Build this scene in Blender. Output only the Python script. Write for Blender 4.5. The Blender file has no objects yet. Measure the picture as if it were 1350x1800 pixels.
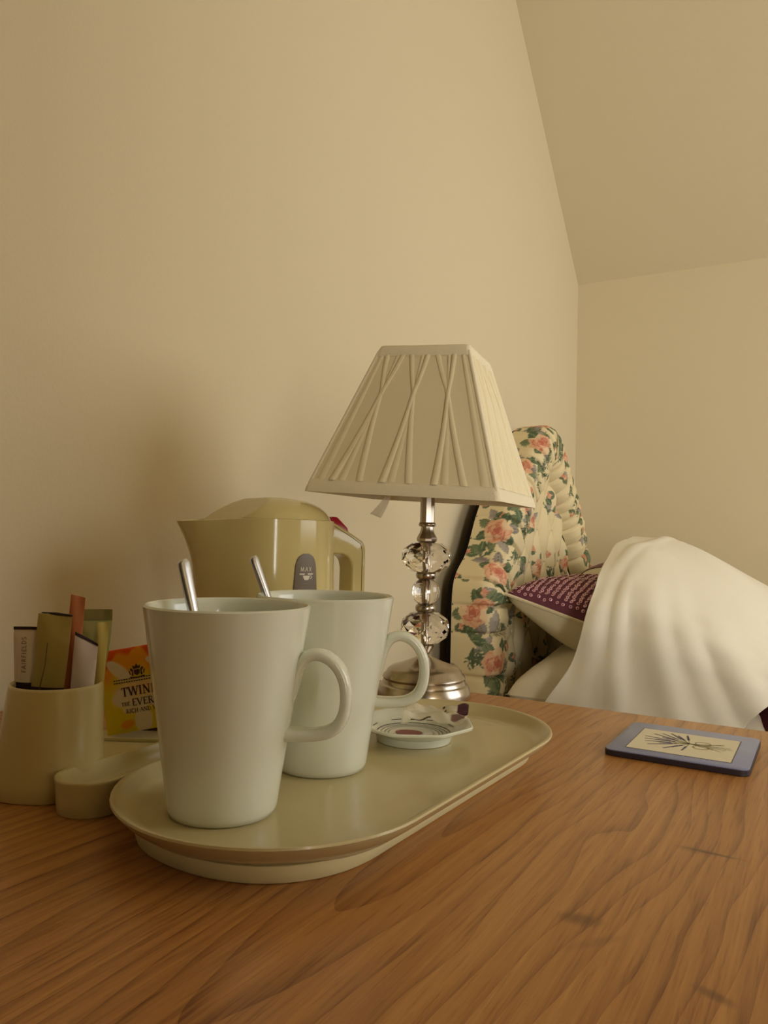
import bpy, bmesh, math, random
import numpy as np
from math import sin, cos, pi, radians, sqrt, atan2, hypot
from mathutils import Vector, Matrix

random.seed(4)
rng = np.random.default_rng(4)
scene = bpy.context.scene
COL = scene.collection

# ------------------------------------------------------------------ camera
CAM = Vector((0.70, 0.0, 0.925))
HEAD, PITCH, ROLL, FPX = radians(30.2), radians(1.9), radians(1.4), 1350.0
cd = bpy.data.cameras.new('camera')
cam = bpy.data.objects.new('camera', cd)
COL.objects.link(cam)
cd.sensor_fit = 'VERTICAL'
cd.sensor_height = 24.0
cd.lens = 24.0 * FPX / 1800.0
cd.clip_start = 0.02
Fv = Vector((-sin(HEAD) * cos(PITCH), cos(HEAD) * cos(PITCH), sin(PITCH)))
Rv = Vector((cos(HEAD), sin(HEAD), 0))
Uv = Rv.cross(Fv)
R2 = cos(ROLL) * Rv + sin(ROLL) * Uv
U2 = -sin(ROLL) * Rv + cos(ROLL) * Uv
M = Matrix((R2, U2, -Fv)).transposed().to_4x4()
M.translation = CAM
cam.matrix_world = M
scene.camera = cam

# ------------------------------------------------------------------ world, light, exposure
scene.view_settings.view_transform = 'Standard'
scene.view_settings.look = 'None'
scene.view_settings.gamma = 1.0
scene.view_settings.use_curve_mapping = False
scene.view_settings.exposure = -0.05
w = bpy.data.worlds.new('overcast sky')
scene.world = w
w.use_nodes = True
w.node_tree.nodes['Background'].inputs[0].default_value = (0.62, 0.74, 0.95, 1)
w.node_tree.nodes['Background'].inputs[1].default_value = 1.0


def area(name, loc, direction, sx, sy, power, color):
    L = bpy.data.lights.new(name, 'AREA')
    L.shape = 'RECTANGLE'
    L.size, L.size_y, L.energy, L.color = sx, sy, power, color
    o = bpy.data.objects.new(name, L)
    COL.objects.link(o)
    o.location = loc
    o.rotation_euler = Vector(direction).to_track_quat('-Z', 'Y').to_euler()
    return o


# daylight coming in through the two windows of the room (both out of the frame)
DAY = (1.0, 0.965, 0.90)
area('daylight_main', (2.112, 1.50, 1.43), (-1, 0, 0), 1.30, 0.90, 16.5, DAY)
area('daylight_side', (2.112, -1.05, 1.12), (-1, 0, 0), 0.74, 1.0, 46.0, DAY)


# ------------------------------------------------------------------ helpers
def lin(c):
    return tuple(((v / 255) / 12.92 if v / 255 <= 0.04045 else ((v / 255 + 0.055) / 1.055) ** 2.4) for v in c)


def mat(name, rgb, rough=0.5, spec=0.5, metal=0.0, coat=0.0, bump=0.0, bscale=200.0, vary=0.0, sub=0.0, trans=0.0, ior=1.45, alpha=1.0):
    m = bpy.data.materials.new(name)
    m.use_nodes = True
    nt = m.node_tree
    b = nt.nodes['Principled BSDF']
    c = (*lin(rgb), 1)
    b.inputs['Base Color'].default_value = c
    b.inputs['Roughness'].default_value = rough
    b.inputs['Specular IOR Level'].default_value = spec
    b.inputs['Metallic'].default_value = metal
    b.inputs['Coat Weight'].default_value = coat
    b.inputs['Coat Roughness'].default_value = 0.08
    b.inputs['Transmission Weight'].default_value = trans
    b.inputs['IOR'].default_value = ior
    b.inputs['Alpha'].default_value = alpha
    if sub:
        b.inputs['Subsurface Weight'].default_value = sub
        b.inputs['Subsurface Radius'].default_value = (0.01, 0.008, 0.006)
        b.inputs['Subsurface Scale'].default_value = 0.5
    if bump or vary:
        tc = nt.nodes.new('ShaderNodeTexCoord')
        n = nt.nodes.new('ShaderNodeTexNoise')
        n.inputs['Scale'].default_value = bscale
        n.inputs['Detail'].default_value = 4
        nt.links.new(tc.outputs['Object'], n.inputs['Vector'])
        if bump:
            bp = nt.nodes.new('ShaderNodeBump')
            bp.inputs['Strength'].default_value = bump
            bp.inputs['Distance'].default_value = 0.002
            nt.links.new(n.outputs['Fac'], bp.inputs['Height'])
            nt.links.new(bp.outputs['Normal'], b.inputs['Normal'])
        if vary:
            mx = nt.nodes.new('ShaderNodeMix')
            mx.data_type = 'RGBA'
            mx.inputs['A'].default_value = tuple(v * (1 - vary) for v in c[:3]) + (1,)
            mx.inputs['B'].default_value = tuple(min(1, v * (1 + vary)) for v in c[:3]) + (1,)
            nt.links.new(n.outputs['Fac'], mx.inputs['Factor'])
            nt.links.new(mx.outputs['Result'], b.inputs['Base Color'])
    return m


def attr_mat(name, rough=0.8, bump=0.15, bscale=900.0, sheen=0.0):
    m = mat(name, (200, 200, 200), rough, 0.3, bump=bump, bscale=bscale)
    nt = m.node_tree
    a = nt.nodes.new('ShaderNodeVertexColor')
    a.layer_name = 'Print'
    nt.links.new(a.outputs['Color'], nt.nodes['Principled BSDF'].inputs['Base Color'])
    nt.nodes['Principled BSDF'].inputs['Sheen Weight'].default_value = sheen
    return m


def thing(name, label, cat, loc=(0, 0, 0), rz=0.0, group=None):
    o = bpy.data.objects.new(name, None)
    COL.objects.link(o)
    o.location = loc
    o.rotation_euler = (0, 0, rz)
    o.empty_display_size = 0.05
    tag(o, label, cat, group)
    return o


def tag(o, label=None, cat=None, group=None, kind=None):
    for k, v in (('label', label), ('category', cat), ('group', group), ('kind', kind)):
        if v:
            o[k] = v
    return o


class MB:
    """collects vertices and faces"""

    def __init__(s):
        s.v, s.f = [], []

    def add(s, verts, faces):
        b = len(s.v)
        s.v += [tuple(p) for p in verts]
        s.f += [tuple(i + b for i in f) for f in faces]
        return s

    def box(s, lo, hi):
        x0, y0, z0 = lo
        x1, y1, z1 = hi
        return s.add([(x0, y0, z0), (x1, y0, z0), (x1, y1, z0), (x0, y1, z0), (x0, y0, z1), (x1, y0, z1), (x1, y1, z1), (x0, y1, z1)],
                     [(0, 3, 2, 1), (4, 5, 6, 7), (0, 1, 5, 4), (1, 2, 6, 5), (2, 3, 7, 6), (3, 0, 4, 7)])

    def loft(s, rings, close_u=True, cap0=False, cap1=False, close_v=False):
        n = len(rings[0])
        vs = [p for r in rings for p in r]
        fs = []
        R = len(rings)
        for i in range(R if close_v else R - 1):
            for j in range(n if close_u else n - 1):
                a, b = i * n + j, i * n + (j + 1) % n
                k = (i + 1) % R
                c, d = k * n + (j + 1) % n, k * n + j
                fs.append((a, b, c, d))
        if cap0:
            fs.append(tuple(range(n))[::-1])
        if cap1:
            fs.append(tuple(range((R - 1) * n, R * n)))
        return s.add(vs, fs)

    def lathe(s, prof, n=64, c=(0, 0), shape=None):
        """prof: (r, z) list from bottom outwards; r tiny at the ends closes the form"""
        rings = []
        for r, z in prof:
            ring = []
            for i in range(n):
                a = 2 * pi * i / n
                k = shape(a) if shape else 1.0
                ring.append((c[0] + r * k * cos(a), c[1] + r * k * sin(a), z))
            rings.append(ring)
        return s.loft(rings, True, prof[0][0] > 1e-4, prof[-1][0] > 1e-4)

    def tube(s, path, rad, n=10, closed=False):
        P = [Vector(p) for p in path]
        rr = rad if isinstance(rad, (list, tuple)) else [rad] * len(P)
        rings = []
        up = Vector((0.123, 0.31, 0.94)).normalized()
        for i, p in enumerate(P):
            if closed:
                t = P[(i + 1) % len(P)] - P[i - 1]
            else:
                t = P[min(i + 1, len(P) - 1)] - P[max(i - 1, 0)]
            t.normalize()
            a = t.cross(up).normalized()
            b = t.cross(a)
            rings.append([p + rr[i] * (cos(2 * pi * k / n) * a + sin(2 * pi * k / n) * b) for k in range(n)])
        return s.loft(rings, True, not closed, not closed, closed)

    def build(s, name, material, parent=None, smooth=35, bevel=0.0, seg=2, loc=None):
        me = bpy.data.meshes.new(name)
        me.from_pydata(s.v, [], s.f)
        bm = bmesh.new()
        bm.from_mesh(me)
        bmesh.ops.remove_doubles(bm, verts=bm.verts, dist=1e-6)
        bmesh.ops.recalc_face_normals(bm, faces=bm.faces)
        if bevel:
            es = [e for e in bm.edges if len(e.link_faces) == 2 and e.calc_face_angle(0) > radians(30)]
            bmesh.ops.bevel(bm, geom=es, offset=bevel, segments=seg, affect='EDGES', profile=0.5)
        bm.to_mesh(me)
        bm.free()
        if smooth:
            me.polygons.foreach_set('use_smooth', [True] * len(me.polygons))
            me.set_sharp_from_angle(angle=radians(smooth))
        me.materials.append(material)
        o = bpy.data.objects.new(name, me)
        COL.objects.link(o)
        if parent:
            o.parent = parent
        if loc:
            o.location = loc
        return o


def grid_obj(name, P, material, parent=None, colors=None, thick=0.0, close_u=False):
    """P: (n, m, 3) array of points; optional (n, m, 3) linear colours as the printed pattern"""
    n, m, _ = P.shape
    idx = np.arange(n * m).reshape(n, m)
    if close_u:
        idx = np.vstack([idx, idx[:1]])
    q = np.stack([idx[:-1, :-1], idx[1:, :-1], idx[1:, 1:], idx[:-1, 1:]], -1).reshape(-1, 4)
    me = bpy.data.meshes.new(name)
    me.vertices.add(n * m)
    me.vertices.foreach_set('co', P.reshape(-1).astype(np.float32))
    me.loops.add(q.size)
    me.loops.foreach_set('vertex_index', q.reshape(-1).astype(np.int32))
    me.polygons.add(len(q))
    me.polygons.foreach_set('loop_start', np.arange(0, q.size, 4, dtype=np.int32))
    me.polygons.foreach_set('use_smooth', np.ones(len(q), dtype=bool))
    me.update(calc_edges=True)
    if colors is not None:
        ca = me.color_attributes.new('Print', 'FLOAT_COLOR', 'POINT')
        c4 = np.ones((n * m, 4), np.float32)
        c4[:, :3] = colors.reshape(-1, 3)
        ca.data.foreach_set('color', c4.reshape(-1))
    me.materials.append(material)
    o = bpy.data.objects.new(name, me)
    COL.objects.link(o)
    if parent:
        o.parent = parent
    if thick:
        md = o.modifiers.new('thickness', 'SOLIDIFY')
        md.thickness = thick
        md.offset = -1
    return o


# stroke lettering with serifs: letter = list of strokes ((x0,y0),(x1,y1), weight)
def arc(cx, cy, rx, ry, a0, a1, n=8):
    return [(cx + rx * cos(radians(a0 + (a1 - a0) * i / n)), cy + ry * sin(radians(a0 + (a1 - a0) * i / n))) for i in range(n + 1)]


K, T = 1.0, 0.5
GL = {
    'A': (.86, [([(.05, 0), (.42, 1)], T), ([(.42, 1), (.8, 0)], K), ([(.2, .36), (.66, .36)], T)], [(.05, 0), (.8, 0)]),
    'B': (.75, [([(.17, 0), (.17, 1)], K), ([(.17, 1)] + arc(.35, .76, .22, .24, 90, -90) + [(.17, .52)], T), ([(.17, .52)] + arc(.38, .26, .27, .26, 90, -90) + [(.17, 0)], T)], []),
    'C': (.8, [(arc(.45, .5, .36, .5, 50, 310, 14), K)], []),
    'D': (.86, [([(.17, 0), (.17, 1)], K), ([(.17, 1)] + arc(.32, .5, .42, .5, 90, -90, 12) + [(.17, 0)], T)], [(.12, 0), (.12, 1)]),
    'E': (.7, [([(.17, 0), (.17, 1)], K), ([(.17, .98), (.62, .98)], T), ([(.17, .52), (.5, .52)], T), ([(.17, .02), (.62, .02)], T), ([(.62, .98), (.62, .82)], T), ([(.62, .02), (.62, .2)], T)], []),
    'F': (.66, [([(.17, 0), (.17, 1)], K), ([(.17, .98), (.6, .98)], T), ([(.17, .52), (.48, .52)], T)], [(.17, 0)]),
    'G': (.85, [(arc(.45, .5, .37, .5, 50, 340, 14), K), ([(.55, .42), (.8, .42)], T), ([(.78, .42), (.78, .1)], K)], []),
    'H': (.9, [([(.17, 0), (.17, 1)], K), ([(.73, 0), (.73, 1)], K), ([(.17, .5), (.73, .5)], T)], [(.17, 0), (.17, 1), (.73, 0), (.73, 1)]),
    'I': (.42, [([(.21, 0), (.21, 1)], K)], [(.21, 0), (.21, 1)]),
    'L': (.68, [([(.17, 0), (.17, 1)], K), ([(.17, .02), (.6, .02)], T)], [(.17, 1)]),
    'M': (1.05, [([(.13, 0), (.2, 1)], T), ([(.2, 1), (.52, .1)], K), ([(.52, .1), (.84, 1)], T), ([(.84, 1), (.92, 0)], K)], [(.13, 0), (.92, 0)]),
    'N': (.95, [([(.17, 0), (.17, 1)], T), ([(.17, 1), (.77, 0)], K), ([(.77, 0), (.77, 1)], T)], [(.17, 0), (.15, 1), (.77, 1)]),
    'R': (.82, [([(.17, 0), (.17, 1)], K), ([(.17, .98)] + arc(.36, .74, .24, .24, 90, -90) + [(.17, .5)], T), ([(.36, .5), (.74, 0)], K)], [(.17, 0), (.74, 0)]),
    'S': (.65, [(arc(.32, .75, .24, .24, 30, 260, 9) + arc(.32, .26, .25, .26, 80, -150, 9), K)], []),
    'T': (.8, [([(.4, 0), (.4, 1)], K), ([(.06, .97), (.74, .97)], T), ([(.06, .97), (.06, .78)], T), ([(.74, .97), (.74, .78)], T)], [(.4, 0)]),
    'V': (.85, [([(.06, 1), (.42, 0)], K), ([(.42, 0), (.78, 1)], T)], [(.06, 1), (.78, 1)]),
    'W': (1.2, [([(.05, 1), (.35, 0)], K), ([(.35, 0), (.6, 1)], T), ([(.6, 1), (.88, 0)], K), ([(.88, 0), (1.15, 1)], T)], [(.05, 1), (.6, 1), (1.15, 1)]),
    'X': (.82, [([(.08, 1), (.74, 0)], K), ([(.08, 0), (.74, 1)], T)], [(.08, 0), (.74, 0), (.08, 1), (.74, 1)]),
    'Y': (.82, [([(.06, 1), (.41, .48)], K), ([(.76, 1), (.41, .48)], T), ([(.41, .5), (.41, 0)], K)], [(.41, 0), (.06, 1), (.76, 1)]),
}


def ribbon2d(pts, wdt):
    """flat quads along a 2-D polyline"""
    q = []
    for a, b in zip(pts[:-1], pts[1:]):
        dx, dy = b[0] - a[0], b[1] - a[1]
        l = hypot(dx, dy) or 1
        nx, ny = -dy / l * wdt / 2, dx / l * wdt / 2
        ex, ey = dx / l * wdt * .15, dy / l * wdt * .15
        q.append([(a[0] - nx - ex, a[1] - ny - ey), (b[0] - nx + ex, b[1] - ny + ey), (b[0] + nx + ex, b[1] + ny + ey), (a[0] + nx - ex, a[1] + ny - ey)])
    return q


def text_quads(txt, h, weight=0.15, serif=True, track=0.08):
    """quads in a 2-D frame: x along the line, y up, origin at line start; returns quads, width"""
    x, out = 0.0, []
    for ch in txt:
        if ch == ' ':
            x += 0.45
            continue
        adv, strokes, ser = GL[ch]
        for pts, k in strokes:
            for q in ribbon2d(pts, weight * (k if serif else 0.75)):
                out.append([((x + a) * h, b * h) for a, b in q])
        if serif:
            for sx, sy in ser:
                for q in ribbon2d([(sx - .15, sy), (sx + .15, sy)], weight * .38):
                    out.append([((x + a) * h, b * h) for a, b in q])
        x += adv + track
    return out, x * h


def quads_to_mb(quads, fn):
    mb = MB()
    for i, q in enumerate(quads):
        mb.add([fn(a, b, (i % 5) * 2e-6) for a, b in q], [tuple(range(len(q)))])
    return mb


# ------------------------------------------------------------------ materials
M_wall = mat('cream wall paint', (219, 205, 172), 0.75, 0.25, bump=0.10, bscale=260, vary=0.015)
M_trim = mat('white trim paint', (225, 218, 200), 0.45, 0.4)
M_floor = mat('carpet', (80, 62, 50), 0.95, 0.1, bump=0.5, bscale=500, vary=0.2)
M_mug = mat('white glazed china', (222, 225, 206), 0.16, 0.5, coat=0.3)
M_steel = mat('polished steel', (214, 217, 224), 0.26, 0.5, metal=1.0)
M_tray = mat('beige melamine', (198, 183, 136), 0.28, 0.5, coat=0.2, vary=0.02, bscale=40)
M_foot = mat('pale cream plastic', (226, 217, 170), 0.4, 0.5)
M_caddy = mat('cream moulded plastic', (208, 193, 142), 0.27, 0.5)
M_kettle = mat('cream kettle plastic', (204, 188, 128), 0.11, 0.5)
M_dark = mat('dark brown print', (45, 22, 25), 0.6)
M_red = mat('red switch plastic', (168, 22, 40), 0.3, 0.5)
M_nickel = mat('brushed nickel', (176, 166, 152), 0.25, 0.5, metal=1.0)
M_shade = mat('cream pleated silk', (238, 226, 190), 0.75, 0.2, bump=0.12, bscale=700)
M_bind = mat('cream velvet binding', (240, 230, 200), 0.9, 0.15, bump=0.3, bscale=900)
M_linen = mat('white cotton', (236, 230, 212), 0.85, 0.2, bump=0.12, bscale=600)
M_pillow = mat('cream cotton', (226, 216, 192), 0.85, 0.2, bump=0.12, bscale=600)
M_cushback = mat('cream cushion back', (222, 210, 176), 0.8, 0.2, bump=0.15, bscale=700)
M_purple = mat('plum cushion cloth', (106, 58, 72), 0.75, 0.3, bump=0.2, bscale=500, vary=0.15)
M_band = mat('dusty mauve satin', (128, 88, 92), 0.55, 0.4)
M_sequin = mat('rose sequin', (216, 164, 176), 0.25, 0.8, metal=0.35)
M_maroon = mat('maroon bedspread', (74, 30, 34), 0.85, 0.2, bump=0.3, bscale=400, vary=0.15)
M_wooddark = mat('dark bed wood', (70, 40, 26), 0.5)
M_back = mat('black headboard backing', (26, 20, 20), 0.9, 0.1)


def glass_mat(name, tint, rough=0.0, ior=1.5):
    m = mat(name, tint, rough, 0.5, trans=1.0, ior=ior)
    return m


M_crystal = glass_mat('lead crystal', (252, 248, 244), 0.0, 1.52)
M_pane = glass_mat('window glass', (255, 255, 255), 0.0, 1.45)
M_gauge = mat('smoked gauge window', (112, 100, 84), 0.25, 0.5)
M_gprint = mat('white gauge print', (214, 205, 180), 0.5)


def film_mat(name, rgb, a):
    m = bpy.data.materials.new(name)
    m.use_nodes = True
    nt = m.node_tree
    out = nt.nodes['Material Output']
    b = nt.nodes['Principled BSDF']
    b.inputs['Base Color'].default_value = (*lin(rgb), 1)
    b.inputs['Roughness'].default_value = 0.12
    b.inputs['Alpha'].default_value = a
    return m


M_film = film_mat('clear film', (236, 228, 204), 0.38)


def oak_mat():
    m = mat('oiled oak', (178, 120, 62), 0.36, 0.45)
    nt = m.node_tree
    N, Lk = nt.nodes, nt.links
    b = N['Principled BSDF']

    def math_(op, a, c=None, d=None):
        n = N.new('ShaderNodeMath')
        n.operation = op
        for i, v in enumerate((a, c, d)):
            if v is None:
                continue
            if isinstance(v, (int, float)):
                n.inputs[i].default_value = v
            else:
                Lk.new(v, n.inputs[i])
        return n.outputs[0]

    def noise(vec, scale, detail=3, rough=0.5):
        n = N.new('ShaderNodeTexNoise')
        n.inputs['Scale'].default_value = scale
        n.inputs['Detail'].default_value = detail
        n.inputs['Roughness'].default_value = rough
        Lk.new(vec, n.inputs['Vector'])
        return n.outputs['Fac']

    def mapped(sx, sy, sz, rz=0.0, lx=0.0, ly=0.0):
        n = N.new('ShaderNodeMapping')
        n.inputs['Scale'].default_value = (sx, sy, sz)
        n.inputs['Rotation'].default_value = (0, 0, rz)
        n.inputs['Location'].default_value = (lx, ly, 0)
        Lk.new(tc.outputs['Object'], n.inputs['Vector'])
        return n.outputs[0]

    tc = N.new('ShaderNodeTexCoord')
    sep = N.new('ShaderNodeSeparateXYZ')
    Lk.new(tc.outputs['Object'], sep.inputs[0])
    X, Y = sep.outputs[0], sep.outputs[1]
    # growth rings cut at a shallow angle: distance to a log axis that dips with y
    warp = noise(mapped(4.0, 1.1, 1.0), 1.6, 3)
    warp2 = noise(mapped(30.0, 5.0, 1.0), 1.0, 2)
    xx = math_('ADD', math_('SUBTRACT', X, 0.52), math_('MULTIPLY', math_('SUBTRACT', warp, 0.5), 0.12))
    zz = math_('ADD', math_('MULTIPLY', math_('SUBTRACT', Y, 0.62), 0.11), math_('MULTIPLY', math_('SUBTRACT', warp2, 0.5), 0.005))
    rad = math_('SQRT', math_('ADD', math_('MULTIPLY', xx, xx), math_('MULTIPLY', zz, zz)))
    ph = math_('MULTIPLY', rad, 88.0)
    saw = math_('FRACT', ph)
    ring = math_('POWER', saw, 4.0)
    pores = noise(mapped(560.0, 26.0, 1.0), 1.0, 3, 0.6)
    fine = noise(mapped(210.0, 5.0, 1.0, 0.02), 1.0, 5, 0.72)
    cloud = noise(mapped(5.0, 1.6, 1.0), 1.0, 3)
    k = math_('ADD', math_('MULTIPLY', math_('MULTIPLY', ring, math_('ADD', pores, 0.15)), 0.36), math_('ADD', math_('MULTIPLY', fine, 0.78), math_('MULTIPLY', cloud, 0.42)))
    ramp = N.new('ShaderNodeValToRGB')
    Lk.new(k, ramp.inputs[0])
    e = ramp.color_ramp.elements
    e[0].position, e[0].color = 0.30, (*lin((206, 155, 88)), 1)
    e[1].position, e[1].color = 1.02, (*lin((128, 78, 36)), 1)
    mid = ramp.color_ramp.elements.new(0.62)
    mid.color = (*lin((180, 126, 66)), 1)
    pr = N.new('ShaderNodeMapRange')
    pr.inputs[1].default_value, pr.inputs[2].default_value = 0.54, 0.68
    Lk.new(pores, pr.inputs[0])
    mx = N.new('ShaderNodeMix')
    mx.data_type = 'RGBA'
    mx.blend_type = 'MULTIPLY'
    mx.inputs['B'].default_value = (0.62, 0.52, 0.42, 1)
    Lk.new(math_('MULTIPLY', pr.outputs[0], 0.62), mx.inputs['Factor'])
    Lk.new(ramp.outputs[0], mx.inputs['A'])
    col = mx.outputs['Result']
    # small knots and marks in the board
    for (kx, ky, ax, ay, rot, st) in ((0.642, 0.479, 0.018, 0.0022, -0.03, 0.75), (0.634, 0.479, 0.012, 0.006, 0, 0.3), (0.600, 0.362, 0.012, 0.007, 0.2, 0.55), (0.6616, 0.3304, 0.010, 0.004, -0.4, 0.55), (0.612, 0.345, 0.02, 0.004, 0.9, 0.25)):
        mp = N.new('ShaderNodeMapping')
        mp.vector_type = 'TEXTURE'
        mp.inputs['Location'].default_value = (kx, ky, 0)
        mp.inputs['Rotation'].default_value = (0, 0, rot)
        mp.inputs['Scale'].default_value = (ax, ay, 10)
        Lk.new(tc.outputs['Object'], mp.inputs['Vector'])
        ln = N.new('ShaderNodeVectorMath')
        ln.operation = 'LENGTH'
        Lk.new(mp.outputs[0], ln.inputs[0])
        r_ = N.new('ShaderNodeMapRange')
        r_.interpolation_type = 'SMOOTHSTEP'
        r_.inputs[1].default_value, r_.inputs[2].default_value = 1.25, 0.2
        r_.inputs[3].default_value, r_.inputs[4].default_value = 0, st
        Lk.new(ln.outputs['Value'], r_.inputs[0])
        m2 = N.new('ShaderNodeMix')
        m2.data_type = 'RGBA'
        m2.inputs['B'].default_value = (*lin((78, 46, 24)), 1)
        Lk.new(r_.outputs[0], m2.inputs['Factor'])
        Lk.new(col, m2.inputs['A'])
        col = m2.outputs['Result']
    Lk.new(col, b.inputs['Base Color'])
    bp = N.new('ShaderNodeBump')
    bp.inputs['Strength'].default_value = 0.12
    bp.inputs['Distance'].default_value = 0.001
    Lk.new(math_('ADD', pores, fine), bp.inputs['Height'])
    Lk.new(bp.outputs['Normal'], b.inputs['Normal'])
    return m


M_oak = oak_mat()

# ------------------------------------------------------------------ the room
XR, YB, YF, ZC = 2.1, 2.40, -4.0, 2.45
KNEE = 1.745
SL = 0.94                                     # rise over run of the sloping ceiling
YS = YB - (ZC - KNEE) / SL                    # where the slope meets the flat ceiling


def struct(name, mb, m, **k):
    return tag(mb.build(name, m, smooth=0, **k), kind='structure')


def rect_hole(mb, axis, a0, a1, z0, z1, h0, h1, k0, k1, lo, hi):
    """slab with an opening; a along the wall, lo..hi its thickness"""
    for (p0, p1, q0, q1) in ((a0, h0, z0, z1), (h1, a1, z0, z1), (h0, h1, z0, k0), (h0, h1, k1, z1)):
        if axis == 'x':
            mb.box((p0, lo, q0), (p1, hi, q1))
        else:
            mb.box((lo, p0, q0), (hi, p1, q1))


struct('floor', MB().box((-0.1, YF - .1, -0.1), (XR + .1, YB + .1, 0)), M_floor)
mb = MB()
prof = [(YF, 0), (YB, 0), (YB, KNEE), (YS, ZC), (YF, ZC)]
mb.loft([[(-0.1, y, z) for y, z in prof], [(0, y, z) for y, z in prof]], True, True, True)
struct('wall_left', mb, M_wall)
mb = MB()
mb.box((-0.1, YB, 0), (XR + .1, YB + .12, KNEE))
struct('wall_back', mb, M_wall)
mb = MB()
rect_hole(mb, 'y', YF, 0.2, 0, ZC + .1, -1.47, -0.63, 0.57, 1.67, XR, XR + .12)
rect_hole(mb, 'y', 0.2, YB, 0, ZC + .1, 0.80, 2.20, 0.93, 1.93, XR, XR + .12)
struct('wall_right', mb, M_wall)
struct('wall_front', MB().box((-0.1, YF - .1, 0), (XR + .1, YF, ZC + .1)), M_wall)
# unseen partition added to block side-window light from mugs, caddy and near desk
struct('wall_light_blocker', MB().box((1.36, YF, 0), (1.46, -0.32, ZC + .02)), M_wall)
mb = MB()
sec = [(YB + .12, KNEE), (YB, KNEE), (YS, ZC), (YF, ZC), (YF, ZC + .1), (YS + .04, ZC + .1), (YB + .12, KNEE + .06)]
mb.loft([[(0, y, z) for y, z in sec], [(XR, y, z) for y, z in sec]], True, True, True)
struct('ceiling', mb, M_wall)
for nm, lo, hi in (('baseboard_left', (0, YF, 0), (.014, YB, .12)), ('baseboard_back', (.014, YB - .014, 0), (XR - .014, YB, .12)), ('baseboard_right', (XR - .014, YF, 0), (XR, YB, .12))):
    struct(nm, MB().box(lo, hi), M_trim)


def window(name, axis, h0, h1, k0, k1, depth):
    root = bpy.data.objects.new(name, None)
    COL.objects.link(root)
    root['kind'] = 'structure'
    t = .045

    def bx(a0, a1, z0, z1, d0, d1):
        return MB().box((a0, d0, z0), (a1, d1, z1)) if axis == 'x' else MB().box((d0, a0, z0), (d1, a1, z1))
    fr = MB()
    for q in ((h0, h0 + t, k0, k1), (h1 - t, h1, k0, k1), (h0 + t, h1 - t, k0, k0 + t), (h0 + t, h1 - t, k1 - t, k1)):
        mbx = bx(*q, depth + .05, depth + .10)
        fr.add(mbx.v, mbx.f)
    fr.build('window_frame', M_trim, root, smooth=0)
    mid = (h0 + h1) / 2
    bx(mid - .02, mid + .02, k0 + t, k1 - t, depth + .05, depth + .10).build('glazing_bar', M_trim, root, smooth=0)
    for a0, a1 in ((h0 + t, mid - .02), (mid + .02, h1 - t)):
        bx(a0, a1, k0 + t, k1 - t, depth + .073, depth + .077).build('pane', M_pane, root, smooth=0)


window('window_1', 'y', 0.80, 2.20, 0.93, 1.93, XR)
window('window_2', 'y', -1.47, -0.63, 0.57, 1.67, XR)

# ------------------------------------------------------------------ desk
DZ = 0.75
DX0, DX1, DY0, DY1 = 0.012, 0.86, -0.55, 0.823
t = thing('desk', 'oak desk with long wavy grain standing against the cream wall', 'desk')
top = MB().box((DX0, DY0, DZ - .03), (DX1, DY1, DZ)).build('desk_top', M_oak, t, bevel=0.003)
for x in (DX0 + .03, DX1 - .08):
    for y in (DY0 + .03, DY1 - .08):
        MB().box((x, y, 0), (x + .05, y + .05, DZ - .03)).build('leg', M_oak, t, bevel=0.003)
for x in (DX0 + .045, DX1 - .063):
    MB().box((x, DY0 + .08, DZ - .12), (x + .02, DY1 - .08, DZ - .03)).build('apron', M_oak, t)
for y in (DY0 + .045, DY1 - .063):
    MB().box((DX0 + .08, y, DZ - .12), (DX1 - .08, y + .02, DZ - .03)).build('apron', M_oak, t)

# ------------------------------------------------------------------ serving tray
TX, TY, TL, TW, TR = 0.415, 0.473, 0.193, 0.0965, -0.037


def stadium(L, W, z, n=28):
    pts = []
    for e in (1, -1):
        for i in range(n + 1):
            a = pi * i / n
            pts.append((W * cos(a) * e, (L - W) * e + W * sin(a) * e, z))
    return pts


t = thing('serving_tray', 'long rounded beige plastic tray carrying two mugs and a little dish', 'tray', (TX, TY, DZ), TR)
FZ = 0.0145                                     # height of the tray's floor above the desk
pr = [(.068, .0075), (.080, .0085), (.090, .0155), (.0955, .0212), (.0966, .0228), (.0962, .0240), (.0948, .0243), (.0925, .0228), (.0880, .0182), (.0835, .0156), (.0790, FZ), (.060, FZ)]
mb = MB()
mb.loft([stadium(TL - TW + r, r, z) for r, z in pr], True, True, True)
mb.build('tray_top', M_tray, t, smooth=50)
fp = [(.074, 0.0), (.0755, .001), (.0775, .010), (.074, .0105)]


def foot_line(r, z, n=28, e=2.25):
    pts = []
    for sg in (1, -1):
        for i in range(n + 1):
            a = pi * i / n
            ca, sa = cos(a), sin(a)
            k = (abs(ca) ** e + abs(sa) ** e) ** (-1 / e)
            pts.append((r * k * ca * sg, (TL - TW + .004) * sg + r * k * sa * sg, z))
    return pts


MB().loft([foot_line(r, z) for r, z in fp], True, True, True).build('tray_foot', M_foot, t, smooth=50)
TZ = DZ + FZ

# ------------------------------------------------------------------ mugs
MH, RB, RT = 0.119, 0.0316, 0.0480


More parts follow.
